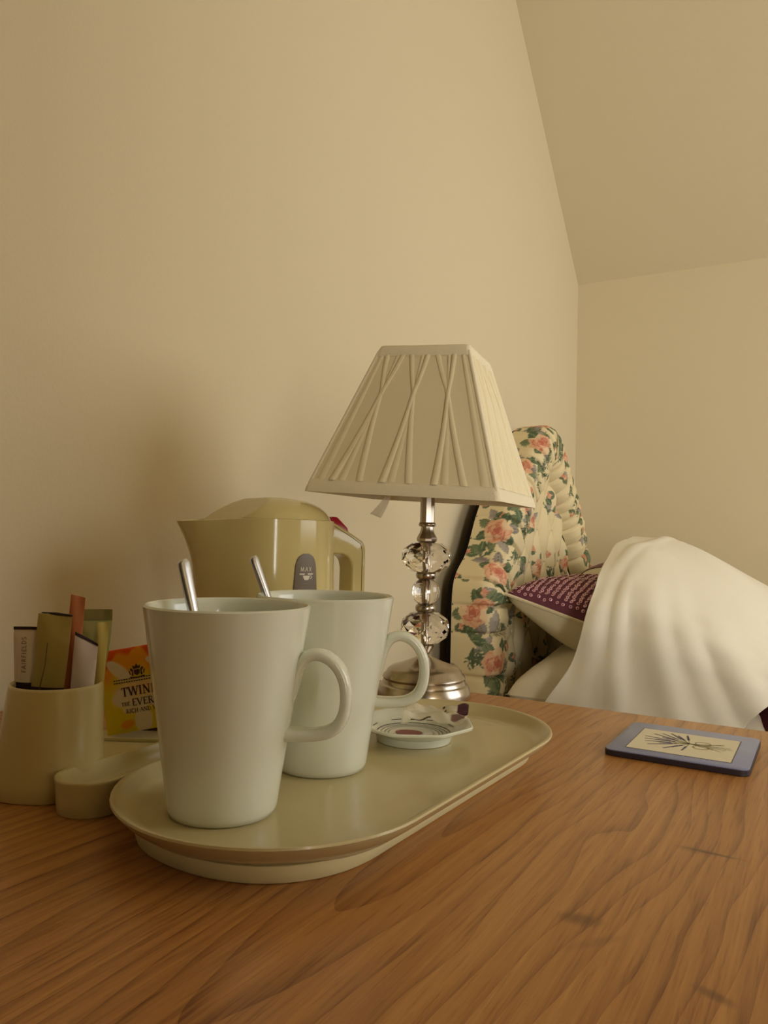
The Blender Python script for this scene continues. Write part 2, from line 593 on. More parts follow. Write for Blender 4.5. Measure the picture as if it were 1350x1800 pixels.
def make_mug(label, loc, rz):
    t = thing('mug', label, 'mug', loc, rz, 'white latte mugs on the tray')

    def rad(z):
        u = max(0.0, (z - .006) / (MH - .006))
        return RB + (RT - RB) * (u ** 1.04)
    prof = [(1e-5, .002), (RB - .006, .002), (RB - .004, .0), (RB - .0012, .0008), (RB, .004)]
    zs = np.linspace(.008, MH - .002, 22)
    prof += [(rad(z) + .0003, z) for z in zs]
    prof += [(RT + .0002, MH - .0006), (RT - .0012, MH + .0004), (RT - .0028, MH - .0004), (RT - .0036, MH - .003)]
    prof += [(rad(z) - .0038, z) for z in zs[::-1][1:-1]]
    prof += [(RB - .007, .0065), (1e-5, .006)]
    MB().lathe(prof, 96).build('mug_body', M_mug, t, smooth=60)
    path = [(.0388, .0630), (.0400, .0700), (.0416, .0790), (.0438, .0860), (.0480, .0905), (.0540, .0918), (.0605, .0895), (.0662, .0840), (.0698, .0760), (.0708, .0660), (.0692, .0565), (.0650, .0500), (.0585, .0466), (.0505, .0454), (.0420, .0452), (.0345, .0456)]
    th = [.0012, .0024, .0030, .0036, .0036, .0036, .0036, .0036, .0036, .0036, .0036, .0036, .0035, .0035, .0038, .0042]
    wd = [.0050, .0062, .0072, .0078, .0078, .0078, .0078, .0078, .0078, .0078, .0078, .0078, .0078, .0078, .0080, .0084]
    # resample smoothly
    P = np.array(path)
    s = np.linspace(0, len(P) - 1, 46)
    ii = np.arange(len(P))

    def cr(vals):
        v = np.asarray(vals, float)
        out = []
        for q in s:
            i = int(min(q, len(v) - 2))
            f = q - i
            p0, p1, p2, p3 = v[max(i - 1, 0)], v[i], v[i + 1], v[min(i + 2, len(v) - 1)]
            out.append(.5 * (2 * p1 + (p2 - p0) * f + (2 * p0 - 5 * p1 + 4 * p2 - p3) * f * f + (3 * p1 - p0 - 3 * p2 + p3) * f ** 3))
        return np.array(out)
    xs, zs2, tt, ww = cr(P[:, 0]), cr(P[:, 1]), cr(th), cr(wd)
    rings = []
    for i in range(len(s)):
        a, b = max(i - 1, 0), min(i + 1, len(s) - 1)
        dx, dz = xs[b] - xs[a], zs2[b] - zs2[a]
        l = hypot(dx, dz)
        nx, nz = -dz / l, dx / l
        ring = []
        for k in range(16):
            an = 2 * pi * k / 16
            ca, sa = cos(an), sin(an)
            u = math.copysign(abs(ca) ** .75, ca) * tt[i]
            v = math.copysign(abs(sa) ** .75, sa) * ww[i]
            ring.append((xs[i] + nx * u, v, zs2[i] + nz * u))
        rings.append(ring)
    MB().loft(rings, True, True, True).build('handle', M_mug, t, smooth=70)
    return t


make_mug('nearest white mug, standing alone in front on the beige tray', (0.395, 0.3455, TZ), radians(27))
make_mug('white mug half hidden behind the nearer mug, close to the little dish', (0.393, 0.4485, TZ), radians(31))


# ------------------------------------------------------------------ spoons
def make_spoon(label, base, tip, face, width):
    """teaspoon: bowl at base, handle end at tip; face = direction the flat of the handle looks"""
    t = thing('teaspoon', label, 'spoon', base, 0, 'teaspoons standing in the mugs')
    B, E_ = Vector((0, 0, 0)), Vector(tip) - Vector(base)
    L = E_.length
    d = E_.normalized()
    n = Vector(face)
    n = (n - n.dot(d) * d).normalized()
    s = d.cross(n)
    # bowl
    mb = MB()
    rings = []
    for i in range(13):
        u = i / 12
        x = u * .040
        hw = .0108 * (sin(pi * min(1, u * 1.0 + .0)) ** .55 if 0 < u < 1 else 0) + .0016
        dep = .0045 * sin(pi * u)
        r = []
        for k in range(9):
            q = -1 + 2 * k / 8
            r.append(B + d * x + s * hw * q - n * dep * (1 - q * q))
        for k in range(9):
            q = 1 - 2 * k / 8
            r.append(B + d * x + s * hw * q - n * (dep * (1 - q * q) + .0009))
        rings.append(r)
    mb.loft(rings, True, True, True)
    mb.build('spoon_bowl', M_steel, t, smooth=50)
    rings = []
    for u in [0, .08, .2, .35, .5, .65, .78, .88, .94, .975, .988, .996, 1.0]:
        x = .038 + u * (L - .038)
        hw = .0021 + (width / 2 - .0021) * max(0, (u - .15) / .85) ** 1.2
        if u > .975:
            hw *= sqrt(max(0.12, 1 - ((u - .975) / .0262) ** 2))
        th = .0011
        r = []
        for k in range(14):
            a = 2 * pi * k / 14
            ca, sa = cos(a), sin(a)
            r.append(B + d * x + s * hw * math.copysign(abs(ca) ** .6, ca) + n * th * math.copysign(abs(sa) ** .8, sa) + n * .0019 * (1 - (ca * 1.0) ** 2) * (1 if sa > 0 else 0))
        rings.append(r)
    MB().loft(rings, True, True, True).build('spoon_handle', M_steel, t, smooth=50)
    return t


F2 = Vector((-sin(HEAD), cos(HEAD), 0))
Rr = Vector((cos(HEAD), sin(HEAD), 0))


def rel(c, l, d, z):
    """world point l to the right of c as seen from the camera, d deeper, at height z"""
    p = Vector((c[0], c[1], 0)) + Rr * l + F2 * d
    return (p.x, p.y, z)


m1, m2 = (0.395, 0.3455), (0.393, 0.4485)
make_spoon('wide flat steel teaspoon handle leaning out of the nearest mug', rel(m1, .006, -.010, TZ + .0095), rel(m1, -.0330, .021, .908), rel((0, 0), .80, -.60, .12), .0104)
make_spoon('narrow steel teaspoon handle rising from the mug behind', rel(m2, .000, -.008, TZ + .0095), rel(m2, -.0535, .010, .909), rel((0, 0), .85, -.52, .1), .0088)

# ------------------------------------------------------------------ little dish and wrapper
SX, SY = 0.413, 0.549


def octo(a):
    q = (a + radians(12)) % (pi / 4) - pi / 8
    return 1.0 / max(cos(q), 0.0) * 0.94 * (1 - .02 * (abs(q) / (pi / 8)) ** 6)


def dish_r(r):
    """round near the foot, octagonal at the rim"""
    return min(1, max(0, (r - .030) / .012))


t = thing('dish', 'small white eight-sided china dish with printed rings, on the tray', 'dish', (SX, SY, TZ), radians(20))
pr = [(1e-5, .002), (.026, .002), (.0275, 0), (.0295, .0004), (.031, .006), (.036, .0085), (.0455, .0115), (.0482, .0128), (.0487, .0142), (.0475, .0150), (.0440, .0142), (.038, .0112), (.033, .0075), (.028, .0055), (.015, .005), (1e-5, .005)]
mb = MB()
rings = []
for r, z in pr:
    k = dish_r(r)
    rings.append([(r * (1 + k * (octo(a) - 1)) * cos(a), r * (1 + k * (octo(a) - 1)) * sin(a), z) for a in [2 * pi * i / 96 for i in range(96)]])
mb.loft(rings, True, False, False)
mb.build('dish_body', M_mug, t, smooth=40)
M_line = mat('grey blue dish print', (96, 92, 96), 0.35)
M_rose = mat('dusky red dish print', (140, 52, 62), 0.35)
M_gold = mat('gold dish print', (120, 98, 44), 0.35)


def surf_z(r):
    P = [(0, .005), (.015, .005), (.028, .0055), (.033, .0075), (.038, .0112), (.044, .0142)]
    for (r0, z0), (r1, z1) in zip(P[:-1], P[1:]):
        if r <= r1:
            return z0 + (z1 - z0) * (r - r0) / (r1 - r0)
    return .0142


def ringprint(r0, wdt, a0=0, a1=360, n=48):
    mb = MB()
    rs = [[((r0 + s * wdt) * cos(radians(a0 + (a1 - a0) * i / n)), (r0 + s * wdt) * sin(radians(a0 + (a1 - a0) * i / n)), surf_z(r0 + s * wdt) + .00025) for i in range(n + 1)] for s in (0, .5, 1)]
    mb.loft(rs, False)
    return mb


for r0, wd in ((.0200, .0005), (.0228, .0006), (.0262, .0005), (.0290, .0007), (.0335, .0006)):
    ringprint(r0, wd).build('printed_ring', M_line, t, smooth=0)
mb = MB()
mb.add([(.011 * cos(2 * pi * i / 24) - .004, .0085 * sin(2 * pi * i / 24), .00535) for i in range(24)], [tuple(range(24))])
mb.build('printed_flower', M_rose, t, smooth=0)
mb = MB()
for i in range(14):
    a = radians(200 + i * 14)
    mb.add([(.0155 * cos(a + .08 * k) + (.001 * (j)) * cos(a), .0155 * sin(a + .08 * k) + .001 * j * sin(a), .0054) for k, j in ((0, 0), (1, 0), (1, 1.2), (0, 1.2))], [(0, 1, 2, 3)])
tag(mb.build('printed_sprigs', M_gold, t, smooth=0), kind='stuff')
mb = MB().add([(-.041, -.010, .0137), (-.0385, -.011, .0127), (-.039, -.0075, .0127), (-.0415, -.008, .0137)], [(0, 1, 2, 3)])
mb.build('printed_mark', M_rose, t, smooth=0)

t = thing('sweet_wrapper', 'crumpled clear wrapper with a plum coloured end, lying in the dish', 'wrapper', rel((SX, SY), .0185, .006, TZ + .0145), radians(20))
n, m = 30, 20
u, v = np.meshgrid(np.linspace(0, 1, n), np.linspace(0, 1, m), indexing='ij')
X = -.027 + .052 * u
Yw = .019 - .034 * v + .004 * np.sin(u * 5)
Z = .0022 + .0050 * np.exp(-((v - .12) / .14) ** 2) + .0035 * np.exp(-((v - .62) / .22) ** 2) * (1 - .5 * u) + .0013 * np.sin(9 * u + 4 * v) + .0009 * np.sin(23 * u - 9 * v)
Z = Z + .004 * u ** 3 - .003 * np.maximum(0, v - .7) * 2
wr = np.stack([X, Yw, Z], -1)
grid_obj('clear_film', wr, M_film, t, thick=.00012)
M_plum = mat('plum foil print', (74, 34, 52), 0.35)
M_smudge = mat('dark wrapper print', (48, 34, 30), 0.5)


def wrap_patch(name, i0, i1, j0, j1, m_):
    return grid_obj(name, wr[i0:i1, j0:j1] + np.array([0, 0, .0004]), m_, t)


wrap_patch('plum_end', 24, 30, 0, 11, M_plum)
wrap_patch('plum_end', 22, 29, 12, 17, mat('faded plum print', (128, 96, 92), 0.4))
for a in ((17, 19, 3, 5), (18, 20, 5, 7), (19, 21, 7, 9)):
    wrap_patch('printed_mark', *a, M_smudge)
wrap_patch('printed_line', 4, 14, 17, 19, M_smudge)
# ------------------------------------------------------------------ condiment caddy
CX, CY, CR, CH = 0.2475, 0.3428, 0.0300, 0.072
t = thing('condiment_caddy', 'cream plastic caddy with a round cup of sachets and an oval recess', 'caddy', (CX, CY, DZ))
cup = [(1e-5, .002), (.0318, .0), (.0328, .001), (.0328, .012), (.0318, .024), (.0308, .04), (CR, CH - .002), (CR - .0004, CH - .0004), (CR - .0012, CH), (CR - .0021, CH - .0006), (CR - .0026, CH - .003), (CR - .003, .04), (CR - .004, .006), (1e-5, .005)]
mb = MB().lathe(cup, 72)
def flare(x, y, z):
    k = .010 * max(0, 1 - z / .066) ** 1.1 * max(0, -(x * cos(HEAD) + y * sin(HEAD)) / CR)
    return (x - k * cos(HEAD), y - k * sin(HEAD), z)


mb.v = [flare(*p) for p in mb.v]
mb.build('cup', M_caddy, t, smooth=50)
# oval recess tub that runs along the tray
LX, LY, LW, LL = 0.0500, 0.036, 0.0222, 0.068


def st2(L, W, z):
    return [(LX + a, LY + b, z) for a, b, _ in stadium(L, W, 0, 20)]


tub = [(.0195, 0), (.0202, .0008), (.0208, .012), (.0217, .0195), (LW, .0208), (LW - .0004, .0218), (LW - .0014, .0222), (LW - .0034, .0216), (.0176, .0170), (.0164, .0105), (.0150, .0095)]
MB().loft([st2(LL - LW + r, r, z) for r, z in tub], True, True, True).build('recess', M_caddy, t, smooth=50)
led = MB()
out = [(-.030, .016), (-.034, .060), (-.030, .112), (.031, .112), (.031, .010), (.026, -.006), (.015, -.012)]
led.loft([[(x, y, z) for x, y in out] for z in (.0, .0205)], True, True, True)
led.build('ledge', M_caddy, t, bevel=.0015)
lip = MB()
lip.box((-.012, .0570, .020), (.028, .0595, .0232))
lip.v = [(x, y + (x - .008) * .55, z) for x, y, z in lip.v]
lip.build('lip', M_caddy, t, bevel=.001)
bk = MB()
bk.box((-.026, .105, .020), (.030, .108, .060))
bk.build('back_rest', M_caddy, t, bevel=.001)


# sachets: flat pillow with crimped ends, seen from the camera side
def make_sachet(name, label, cat, l, d, z0, z1, wdt, thick, m, lean=0.0, tip=0.0, yaw=0.0, group='sachets in the caddy cup', ends=None, end_m=None, cut=0.0, fold=0.0, nbulge=0.8):
    """l, d = offset from the cup axis at the rim; lean = sideways lean, tip = lean away, cut = slant of the top edge"""
    t = thing(name, label, cat, rel((CX, CY), l, d, DZ + z0), HEAD + yaw, group)
    H = z1 - z0
    rows, cols = 41, 9

    def surf(side):
        G = np.zeros((rows, cols, 3))
        for i in range(rows):
            q = i / (rows - 1)
            for j in range(cols):
                p = -1 + 2 * j / (cols - 1)
                th = thick * (1 - p * p) ** .6 * (max(0.0, 1 - abs(2 * q - 1) ** 4)) ** nbulge + .0002
                zz = q * H + (cut * p * wdt * .5 if q > .5 else 0) * ((q - .5) * 2)
                x = p * wdt / 2 + lean * zz + fold * sin(q * 9) * .001
                G[i, j] = (x, -side * th / 2 + tip * zz + .0008 * sin(q * 7 + p * 2), zz)
        return G
    A, Bk = surf(1), surf(-1)
    mb = MB()
    ring = lambda i: [tuple(p) for p in A[i]] + [tuple(p) for p in Bk[i][::-1]]
    mb.loft([ring(i) for i in range(rows)], True, True, True)
    mb.build('packet', m, t, smooth=60)
    if ends:
        for q0, q1 in ends:
            i0, i1 = int(q0 * (rows - 1)), max(int(q0 * (rows - 1)) + 1, int(round(q1 * (rows - 1))))
            G = A[i0:i1 + 1].copy()
            G[:, :, 1] -= .0004
            G2 = Bk[i0:i1 + 1].copy()
            G2[:, :, 1] += .0004
            mb = MB()
            mb.loft([[tuple(p) for p in G[i]] + [tuple(p) for p in G2[i][::-1]] for i in range(len(G))], True, True, True)
            mb.build('printed_band', end_m or M_dark, t, smooth=60)
    return t, A


M_white = mat('white paper', (226, 212, 196), 0.7, 0.2, vary=0.04, bscale=120)
M_white2 = mat('white glossy paper', (220, 206, 200), 0.4, 0.4)
M_olive = mat('gold foil paper', (170, 152, 84), 0.42, 0.5, vary=0.08, bscale=90)
M_terra = mat('terracotta paper', (190, 116, 74), 0.7, 0.2)
M_green = mat('pale green paper', (178, 178, 112), 0.5, 0.4, vary=0.08, bscale=70)
M_yellow = mat('pale yellow paper', (200, 178, 92), 0.5, 0.3)
M_vyellow = mat('bright yellow paper', (206, 178, 10), 0.5, 0.3)
M_brownp = mat('dark brown paper', (74, 46, 26), 0.5, 0.3, vary=0.15, bscale=60)

ts, A = make_sachet('coffee_stick', 'white paper stick with upright lettering, leftmost in the caddy cup', 'sachet', -.0205, .000, .030, .1085, .0155, .0034, M_white, lean=-.03, tip=.01, ends=[(.975, 1.0), (.44, .53)])
q, wl = text_quads('FAIRFIELDS', .0030, .16, False, .14)
y0 = .058


def on_stick(a, b, e):
    zz = .048 + a
    return (.0020 - b + -.03 * zz, -.0034 / 2 - .0011 - e, zz)


quads_to_mb(q, on_stick).build('lettering', mat('grey brown lettering', (96, 74, 62), 0.6), ts, smooth=0)
ts, A = make_sachet('sweetener_sachet', 'wide gold foil sachet with a dark slit along its top', 'sachet', -.0040, -.0115, .030, .1180, .0225, .0030, M_olive, lean=.02, tip=.12, ends=[(.37, .44)])
mb = MB()
mb.tube([(-.0095 + .02 * .09, -.0003 + .12 * .0915, .0885), (0 + .02 * .0915, .0003 + .12 * .0915, .0878), (.0112 + .02 * .0915, -.0002 + .12 * .0915, .0868)], [.0004, .0011, .0006], 6)
mb.build('slit', mat('dark slit', (40, 32, 44), 0.4), ts)
mb = MB()
mb.tube([(.0025, -.0021, .070), (.0015, -.0026, .055), (-.0025, -.0024, .035)], .0003, 5)
mb.build('seam', mat('brown seam', (86, 66, 34), 0.6), ts)
make_sachet('sugar_stick', 'terracotta paper stick, tallest in the caddy cup', 'sachet', .0060, -.0015, .008, .1300, .0095, .0022, M_terra, lean=.045, tip=.03, cut=-.25)
make_sachet('creamer_sachet', 'shiny pale green sachet behind the gold one', 'sachet', .0135, .0120, .020, .1200, .0235, .0035, M_green, lean=.05, tip=.02, yaw=.15, fold=.8, ends=[(.93, 1.0)], end_m=mat('olive green crimp', (132, 122, 66), 0.5))
make_sachet('sugar_sachet', 'white sachet with a slanting dark top edge, at the cup right side', 'sachet', .0185, -.0100, .028, .1030, .0150, .0036, M_white2, lean=.05, tip=.04, cut=-.55, ends=[(.975, 1.0)], yaw=.2)
make_sachet('milk_stick', 'narrow pale yellow stick behind the white sachet', 'sachet', .0240, .0030, .020, .1120, .0075, .0022, M_yellow, lean=.05, tip=.03, yaw=.3)

# tea bag packet leaning in the ledge
PX, PY = 0.2290, 0.3985
tp = thing('tea_packet', 'yellow and orange printed tea bag packet standing in the caddy', 'packet', (PX, PY, DZ + .0212), HEAD)
PW, PH, ROT = .062, .062, radians(11)


def pk(a, b, side=1, lift=0.0):
    """packet coordinates (a to the right, b up) on the bulging front"""
    p, q = -1 + 2 * a / PW, -1 + 2 * b / PH
    th = .0055 * max(0, (1 - p * p)) ** .5 * max(0, (1 - q ** 4)) ** .6 + .0003
    y = -side * th / 2 - side * lift
    x2, z2 = a * cos(ROT) - b * sin(ROT), a * sin(ROT) + b * cos(ROT)
    return (x2 + .0035, y + z2 * .10, z2)


n = 90
aa, bb = np.meshgrid(np.linspace(0, PW, n), np.linspace(0, PH, n), indexing='ij')
P = np.array([[pk(a, b) for a, b in zip(ra, rb)] for ra, rb in zip(aa, bb)])
S, Q = aa / PW, bb / PH
colr = np.zeros((n, n, 3))
yel, ora, red, whi = (np.array(lin(c)) for c in ((222, 196, 12), (232, 150, 22), (222, 84, 18), (226, 208, 178)))


def mixc(c, mask, col):
    mk = np.clip(mask, 0, 1)[..., None]
    return c * (1 - mk) + col * mk


colr[:] = yel
wob = .06 * np.sin(S * 9 + 1) + .04 * np.sin(S * 21)
colr = mixc(colr, (Q + wob - .60) / .18, ora)
colr = mixc(colr, (Q + wob * 1.2 - .88) / .05, red)


def petal(c, cx, cy, lx, ly, ang, col, soft=.15):
    x, y = S - cx, Q - cy
    xr, yr = x * cos(ang) + y * sin(ang), -x * sin(ang) + y * cos(ang)
    d = (xr / lx) ** 2 + (yr / ly) ** 2
    return mixc(c, (1 - d) / soft, col)


colr = petal(colr, .44, .88, .05, .10, .1, ora)
colr = petal(colr, .80, .86, .06, .13, -.2, ora)
colr = petal(colr, .24, .74, .19, .075, -.75, whi)
colr = petal(colr, .70, .78, .14, .05, -.5, whi)
colr = petal(colr, .47, .13, .11, .17, -.1, whi)
colr = petal(colr, .85, .15, .08, .14, .3, ora)
colr = petal(colr, .27, .10, .10, .06, .2, ora, .5)
colr = petal(colr, .52, .50, .40, .13, .02, np.array(lin((232, 196, 138))), .4)
colr = petal(colr, .25, .42, .15, .12, .4, whi, .5)
colr = mixc(colr, np.minimum((S - .22) / .05, np.minimum((Q - .24 - .03 * np.sin(S * 14)) / .03, (.42 - Q) / .03)), whi)
colr = mixc(colr, np.minimum((S - .16) / .05, np.minimum((Q - .575) / .02, (.65 - Q) / .02)), np.array(lin((226, 200, 130))))
M_print = attr_mat('printed packet film', 0.35, 0.0)
grid_obj('printed_front', P, M_print, tp, colr)
Pb = np.array([[pk(a, b, -1) for a, b in zip(ra, rb)] for ra, rb in zip(aa[::6, ::6], bb[::6, ::6])])
grid_obj('plain_back', Pb, M_vyellow, tp)
M_ink = mat('brown packet ink', (66, 34, 18), 0.5)


def on_packet(x0, y0):
    return lambda a, b, e: pk(x0 + a, y0 + b, 1, .00025 + e)


for word, x0, y0, h, wt in (('TWININGS', .0150, .0270, .0062, .20), ('THE', .0140, .0198, .0027, .18), ('EVERYDAY', .0222, .0192, .0050, .18), ('RICH AND VIBRANT', .0170, .0142, .0029, .18)):
    q, wl = text_quads(word, h, wt, True, .06)
    quads_to_mb(q, on_packet(x0, y0)).build('lettering', M_ink, tp, smooth=0)
mb = MB()
for yy in (.0368, .0388):
    for i in range(26):
        x0 = .010 + i * .0019
        mb.add([pk(x0, yy, 1, .0003), pk(x0 + .0014, yy, 1, .0003), pk(x0 + .0014, yy + .0008, 1, .0003), pk(x0, yy + .0008, 1, .0003)], [(0, 1, 2, 3)])
tag(mb.build('fine_print', M_ink, tp, smooth=0), kind='stuff')
# little crest above the name: shield, crown and two side figures
q = []
ex, ey = .0285, .0408
q += [[(ex - .0022, ey + .0045), (ex - .0022, ey + .0015), (ex, ey), (ex + .0022, ey + .0015), (ex + .0022, ey + .0045)]]
q += [[(ex - .0026, ey + .0052), (ex + .0026, ey + .0052), (ex + .0030, ey + .0078), (ex + .0013, ey + .0066), (ex, ey + .0090), (ex - .0013, ey + .0066), (ex - .0030, ey + .0078)]]
for sgn in (-1, 1):
    q += [[(ex + sgn * .0028, ey + .0002), (ex + sgn * .0042, ey + .0002), (ex + sgn * .0036, ey + .0030), (ex + sgn * .0052, ey + .0052), (ex + sgn * .0042, ey + .0062), (ex + sgn * .0028, ey + .0046)]]
    q += [[(ex + sgn * .0046, ey + .001), (ex + sgn * .0054, ey + .0012), (ex + sgn * .0062, ey + .0040), (ex + sgn * .0054, ey + .0042)]]
q += ribbon2d([(ex - .0055, ey - .0008), (ex, ey - .0014), (ex + .0055, ey - .0008)], .0008)
quads_to_mb(q, on_packet(0, 0)).build('crest', M_ink, tp, smooth=0)
tb = thing('brown_packet', 'dark brown packet standing behind the yellow tea packet', 'packet', (PX - .006, PY + .020, DZ + .0208), HEAD)
mb = MB()
rows = []
for i in range(9):
    qq = i / 8
    th = .004 * (1 - abs(2 * qq - 1) ** 4) + .0004
    rows.append([(x, y * th + .03 * qq * .05, qq * .050) for x, y in ((-.004, 0), (.010, -.5), (.028, -.5), (.042, 0), (.028, .5), (.010, .5))])
mb.loft(rows, True, True, True)
mb.build('packet', M_brownp, tb, smooth=60)

# ------------------------------------------------------------------ kettle
KX, KY = 0.190, 0.632
kt = thing('kettle', 'cream plastic electric kettle with red switch behind the mugs', 'kettle', (KX, KY, DZ), radians(66))
KR = .0715
n = 96
ZK = np.concatenate([[.018, .019], np.linspace(.022, .186, 42), [.1885, .190]])


def kettle_r(a, z, inner=0.0):
    u = (z - .02) / .17
    r = .0735 - .0025 * u
    if z < .0195:
        r -= .003
    da = abs((a - pi + pi) % (2 * pi) - pi)
    up = max(0.0, (z - .115) / .075)
    r += .0245 * math.exp(-(da / .36) ** 2) * up ** 1.7
    return r - inner


def kz(a, z):
    da = abs((a - pi + pi) % (2 * pi) - pi)
    return z - (.004 * math.exp(-(da / .5) ** 2) * max(0, (z - .15) / .04))


rings = []
for z in ZK:
    rings.append([((kettle_r(a, z)) * cos(a), kettle_r(a, z) * sin(a), kz(a, z)) for a in [2 * pi * i / n + pi for i in range(n)]])
for inn, z in ((.0012, .1906), (.0026, .1900), (.0030, .186), (.0034, .170), (.004, .10), (.006, .03)):
    rings.append([((kettle_r(a, z, inn)) * cos(a), kettle_r(a, z, inn) * sin(a), kz(a, z)) for a in [2 * pi * i / n + pi for i in range(n)]])
MB().loft(rings, True, True, True).build('kettle_body', M_kettle, kt, smooth=50)
MB().lathe([(1e-5, 0), (.076, 0), (.0775, .002), (.0770, .012), (.0745, .016), (.06, .017), (1e-5, .017)], 64).build('kettle_base', M_kettle, kt, smooth=40)
# lid: low dome cut off by a slanting face towards the spout
rings = []
nr = 40
for i in range(nr + 1):
    rho = .0668 * i / nr
    ring = []
    for j in range(120):
        a = 2 * pi * j / 120
        x, y = rho * cos(a), rho * sin(a)
        dome = .0285 * max(0, 1 - (rho / .0675) ** 2.6) ** .5
        hgt = min(dome, max((x + .057) * .62, .0012), .0268 - .10 * max(0, x) ** 1.0, (.074 - x) * .62)
        ring.append((x + .001, y, .186 + hgt))
    rings.append(ring)
MB().loft(rings, True, False, False).build('lid', M_kettle, kt, smooth=30)
outer = [(.060, .1945), (.078, .189), (.0975, .1790), (.1130, .1705), (.1165, .1670), (.1178, .1600), (.1178, .110), (.1170, .055), (.1125, .042), (.100, .036), (.070, .034)]
inner = [(.066, .1560), (.078, .1560), (.0880, .1555), (.0950, .1525), (.0988, .1470), (.1003, .1400), (.1003, .110), (.0995, .066), (.0965, .059), (.090, .056), (.070, .055)]
rings = []
for (ox, oz), (ix, iz) in zip(outer, inner):
    rings.append([(ox, -.0145, oz), (ox, .0145, oz), (ix, .0145, iz), (ix, -.0145, iz)])
hd = MB().loft(rings, True, True, True).build('handle', M_kettle, kt, bevel=.0030, seg=3, smooth=45)
mb = MB()
for sy in (-1, 1):
    mb.tube([(.0745, sy * .0146, .1862), (.096, sy * .0146, .1755), (.1105, sy * .0146, .1672), (.1125, sy * .0146, .158), (.1125, sy * .0146, .07)], .00035, 5)
mb.build('seam', mat('seam shadow gap', (104, 88, 50), 0.6), hd)
mb = MB()
sw = [(.072, .190), (.0765, .1965), (.083, .1960), (.0965, .1845), (.0985, .1775), (.09, .176), (.075, .184)]
mb.loft([[(x, y, z) for x, z in sw] for y in (-.0085, .0085)], True, True, True)
mb.build('switch', M_red, kt, bevel=.0012)
# water gauge on the camera side
GA = radians(-83.5)


def on_body(rr):
    def fn(a, b, e):
        z = b
        r = kettle_r(0, z) + rr + e
        an = GA + a / .0725
        return (r * cos(an), r * sin(an), z)
    return fn


def gauge_outline(wb, wt, z0, z1, n=14):
    pts = [(-wb, z0), (wb, z0)]
    for i in range(n + 1):
        a = pi * i / n
        pts.append((wt * cos(a), z1 - wt + wt * sin(a)))
    return pts


def gauge(scale, rr, name, m_, par):
    mb = MB()
    rows = []
    for i in range(40):
        z = .040 + (.1575 - .040) * i / 39
        wq = .0200 - (.0200 - .0110) * (i / 39)
        ztop = .1575 - .0110
        if z > ztop:
            wq = sqrt(max(1e-7, .0113 ** 2 - (z - ztop) ** 2))
        wq = max(.0003, wq + scale)
        rows.append([on_body(rr)(wq * k, z, 0) for k in np.linspace(-1, 1, 9)])
    mb.loft(rows, False)
    return mb.build(name, m_, par)


gauge(.0008, .0003, 'gauge_surround', mat('gauge groove', (96, 84, 44), 0.4), kt)
gg = gauge(0, .0006, 'water_gauge', M_gauge, kt)
q, wl = text_quads('MAX', .0044, .17, False, .16)
quads_to_mb(q, lambda a, b, e: on_body(.0010)(a - wl / 2, b + .1400, e)).build('lettering', M_gprint, gg, smooth=0)
q = ribbon2d([(-.0078, .1376), (.0078, .1376)], .0012)
q.append([(-.0042, .1360), (.0042, .1360), (.0036, .1340), (.0022, .1318), (-.0022, .1318), (-.0036, .1340)])
q += ribbon2d(arc(.0042, .1346, .0024, .0013, 80, -90, 7), .0007)
quads_to_mb(q, lambda a, b, e: on_body(.0010)(a, b, e)).build('cup_mark', M_gprint, gg, smooth=0)

# ------------------------------------------------------------------ table lamp
LX_, LY_ = 0.309, 0.769
lp = thing('table_lamp', 'table lamp with crystal stem, nickel foot and square cream pleated shade', 'lamp', (LX_, LY_, DZ))
Z0 = 0
base = [(1e-5, 0), (.0515, 0), (.0522, .0012), (.0522, .0045), (.0512, .009), (.0490, .0135), (.0466, .0150), (.0458, .0175), (.0448, .0190), (.0462, .0215), (.0452, .0238), (.0425, .0260), (.0412, .0290), (.037, .0325), (.029, .0352), (.020, .0385), (.012, .0420), (.0078, .0438), (.0055, .0465), (1e-5, .0465)]
MB().lathe(base, 96).build('lamp_base', M_nickel, lp, smooth=28)
MB().lathe([(1e-5, .044), (.0050, .044), (.0055, .0465), (.0085, .0510), (.0110, .0545), (.0120, .0565), (.0105, .0585), (1e-5, .0587)], 32).build('collar', M_nickel, lp, smooth=35)


def ring_at(z):
    MB().lathe([(1e-5, z - .005), (.0085, z - .0048), (.0108, z - .003), (.0116, z), (.0108, z + .003), (.0085, z + .0048), (1e-5, z + .005)], 32).build('collar', M_nickel, lp, smooth=50)


def crystal(zc, hh, rr, n=10):
    mb = MB()
    lv = [(.0062, -1, 0), (.60 * rr, -.96, 0), (.93 * rr, -.55, .5), (rr, -.20, 0), (rr, .20, .5), (.93 * rr, .55, 0), (.60 * rr, .96, .5), (.0062, 1, .5)]
    rings = [[(r * cos(2 * pi * (k + ph) / n), r * sin(2 * pi * (k + ph) / n), zc + q * hh) for k in range(n)] for r, q, ph in lv]
    vs = [p for r in rings for p in r]
    fs = []
    for i in range(len(rings) - 1):
        sh = lv[i + 1][2] - lv[i][2]
        for k in range(n):
            a, b = i * n + k, i * n + (k + 1) % n
            c, d = (i + 1) * n + k, (i + 1) * n + (k + 1) % n
            if sh > 0:
                fs += [(a, b, c), (b, d, c)]
            elif sh < 0:
                fs += [(a, d, c), (a, b, d)]
            else:
                fs += [(a, b, d, c)]
    fs += [tuple(range(n))[::-1], tuple(range((len(rings) - 1) * n, len(rings) * n))]
    mb.add(vs, fs)
    return mb.build('crystal', M_crystal, lp, smooth=0)


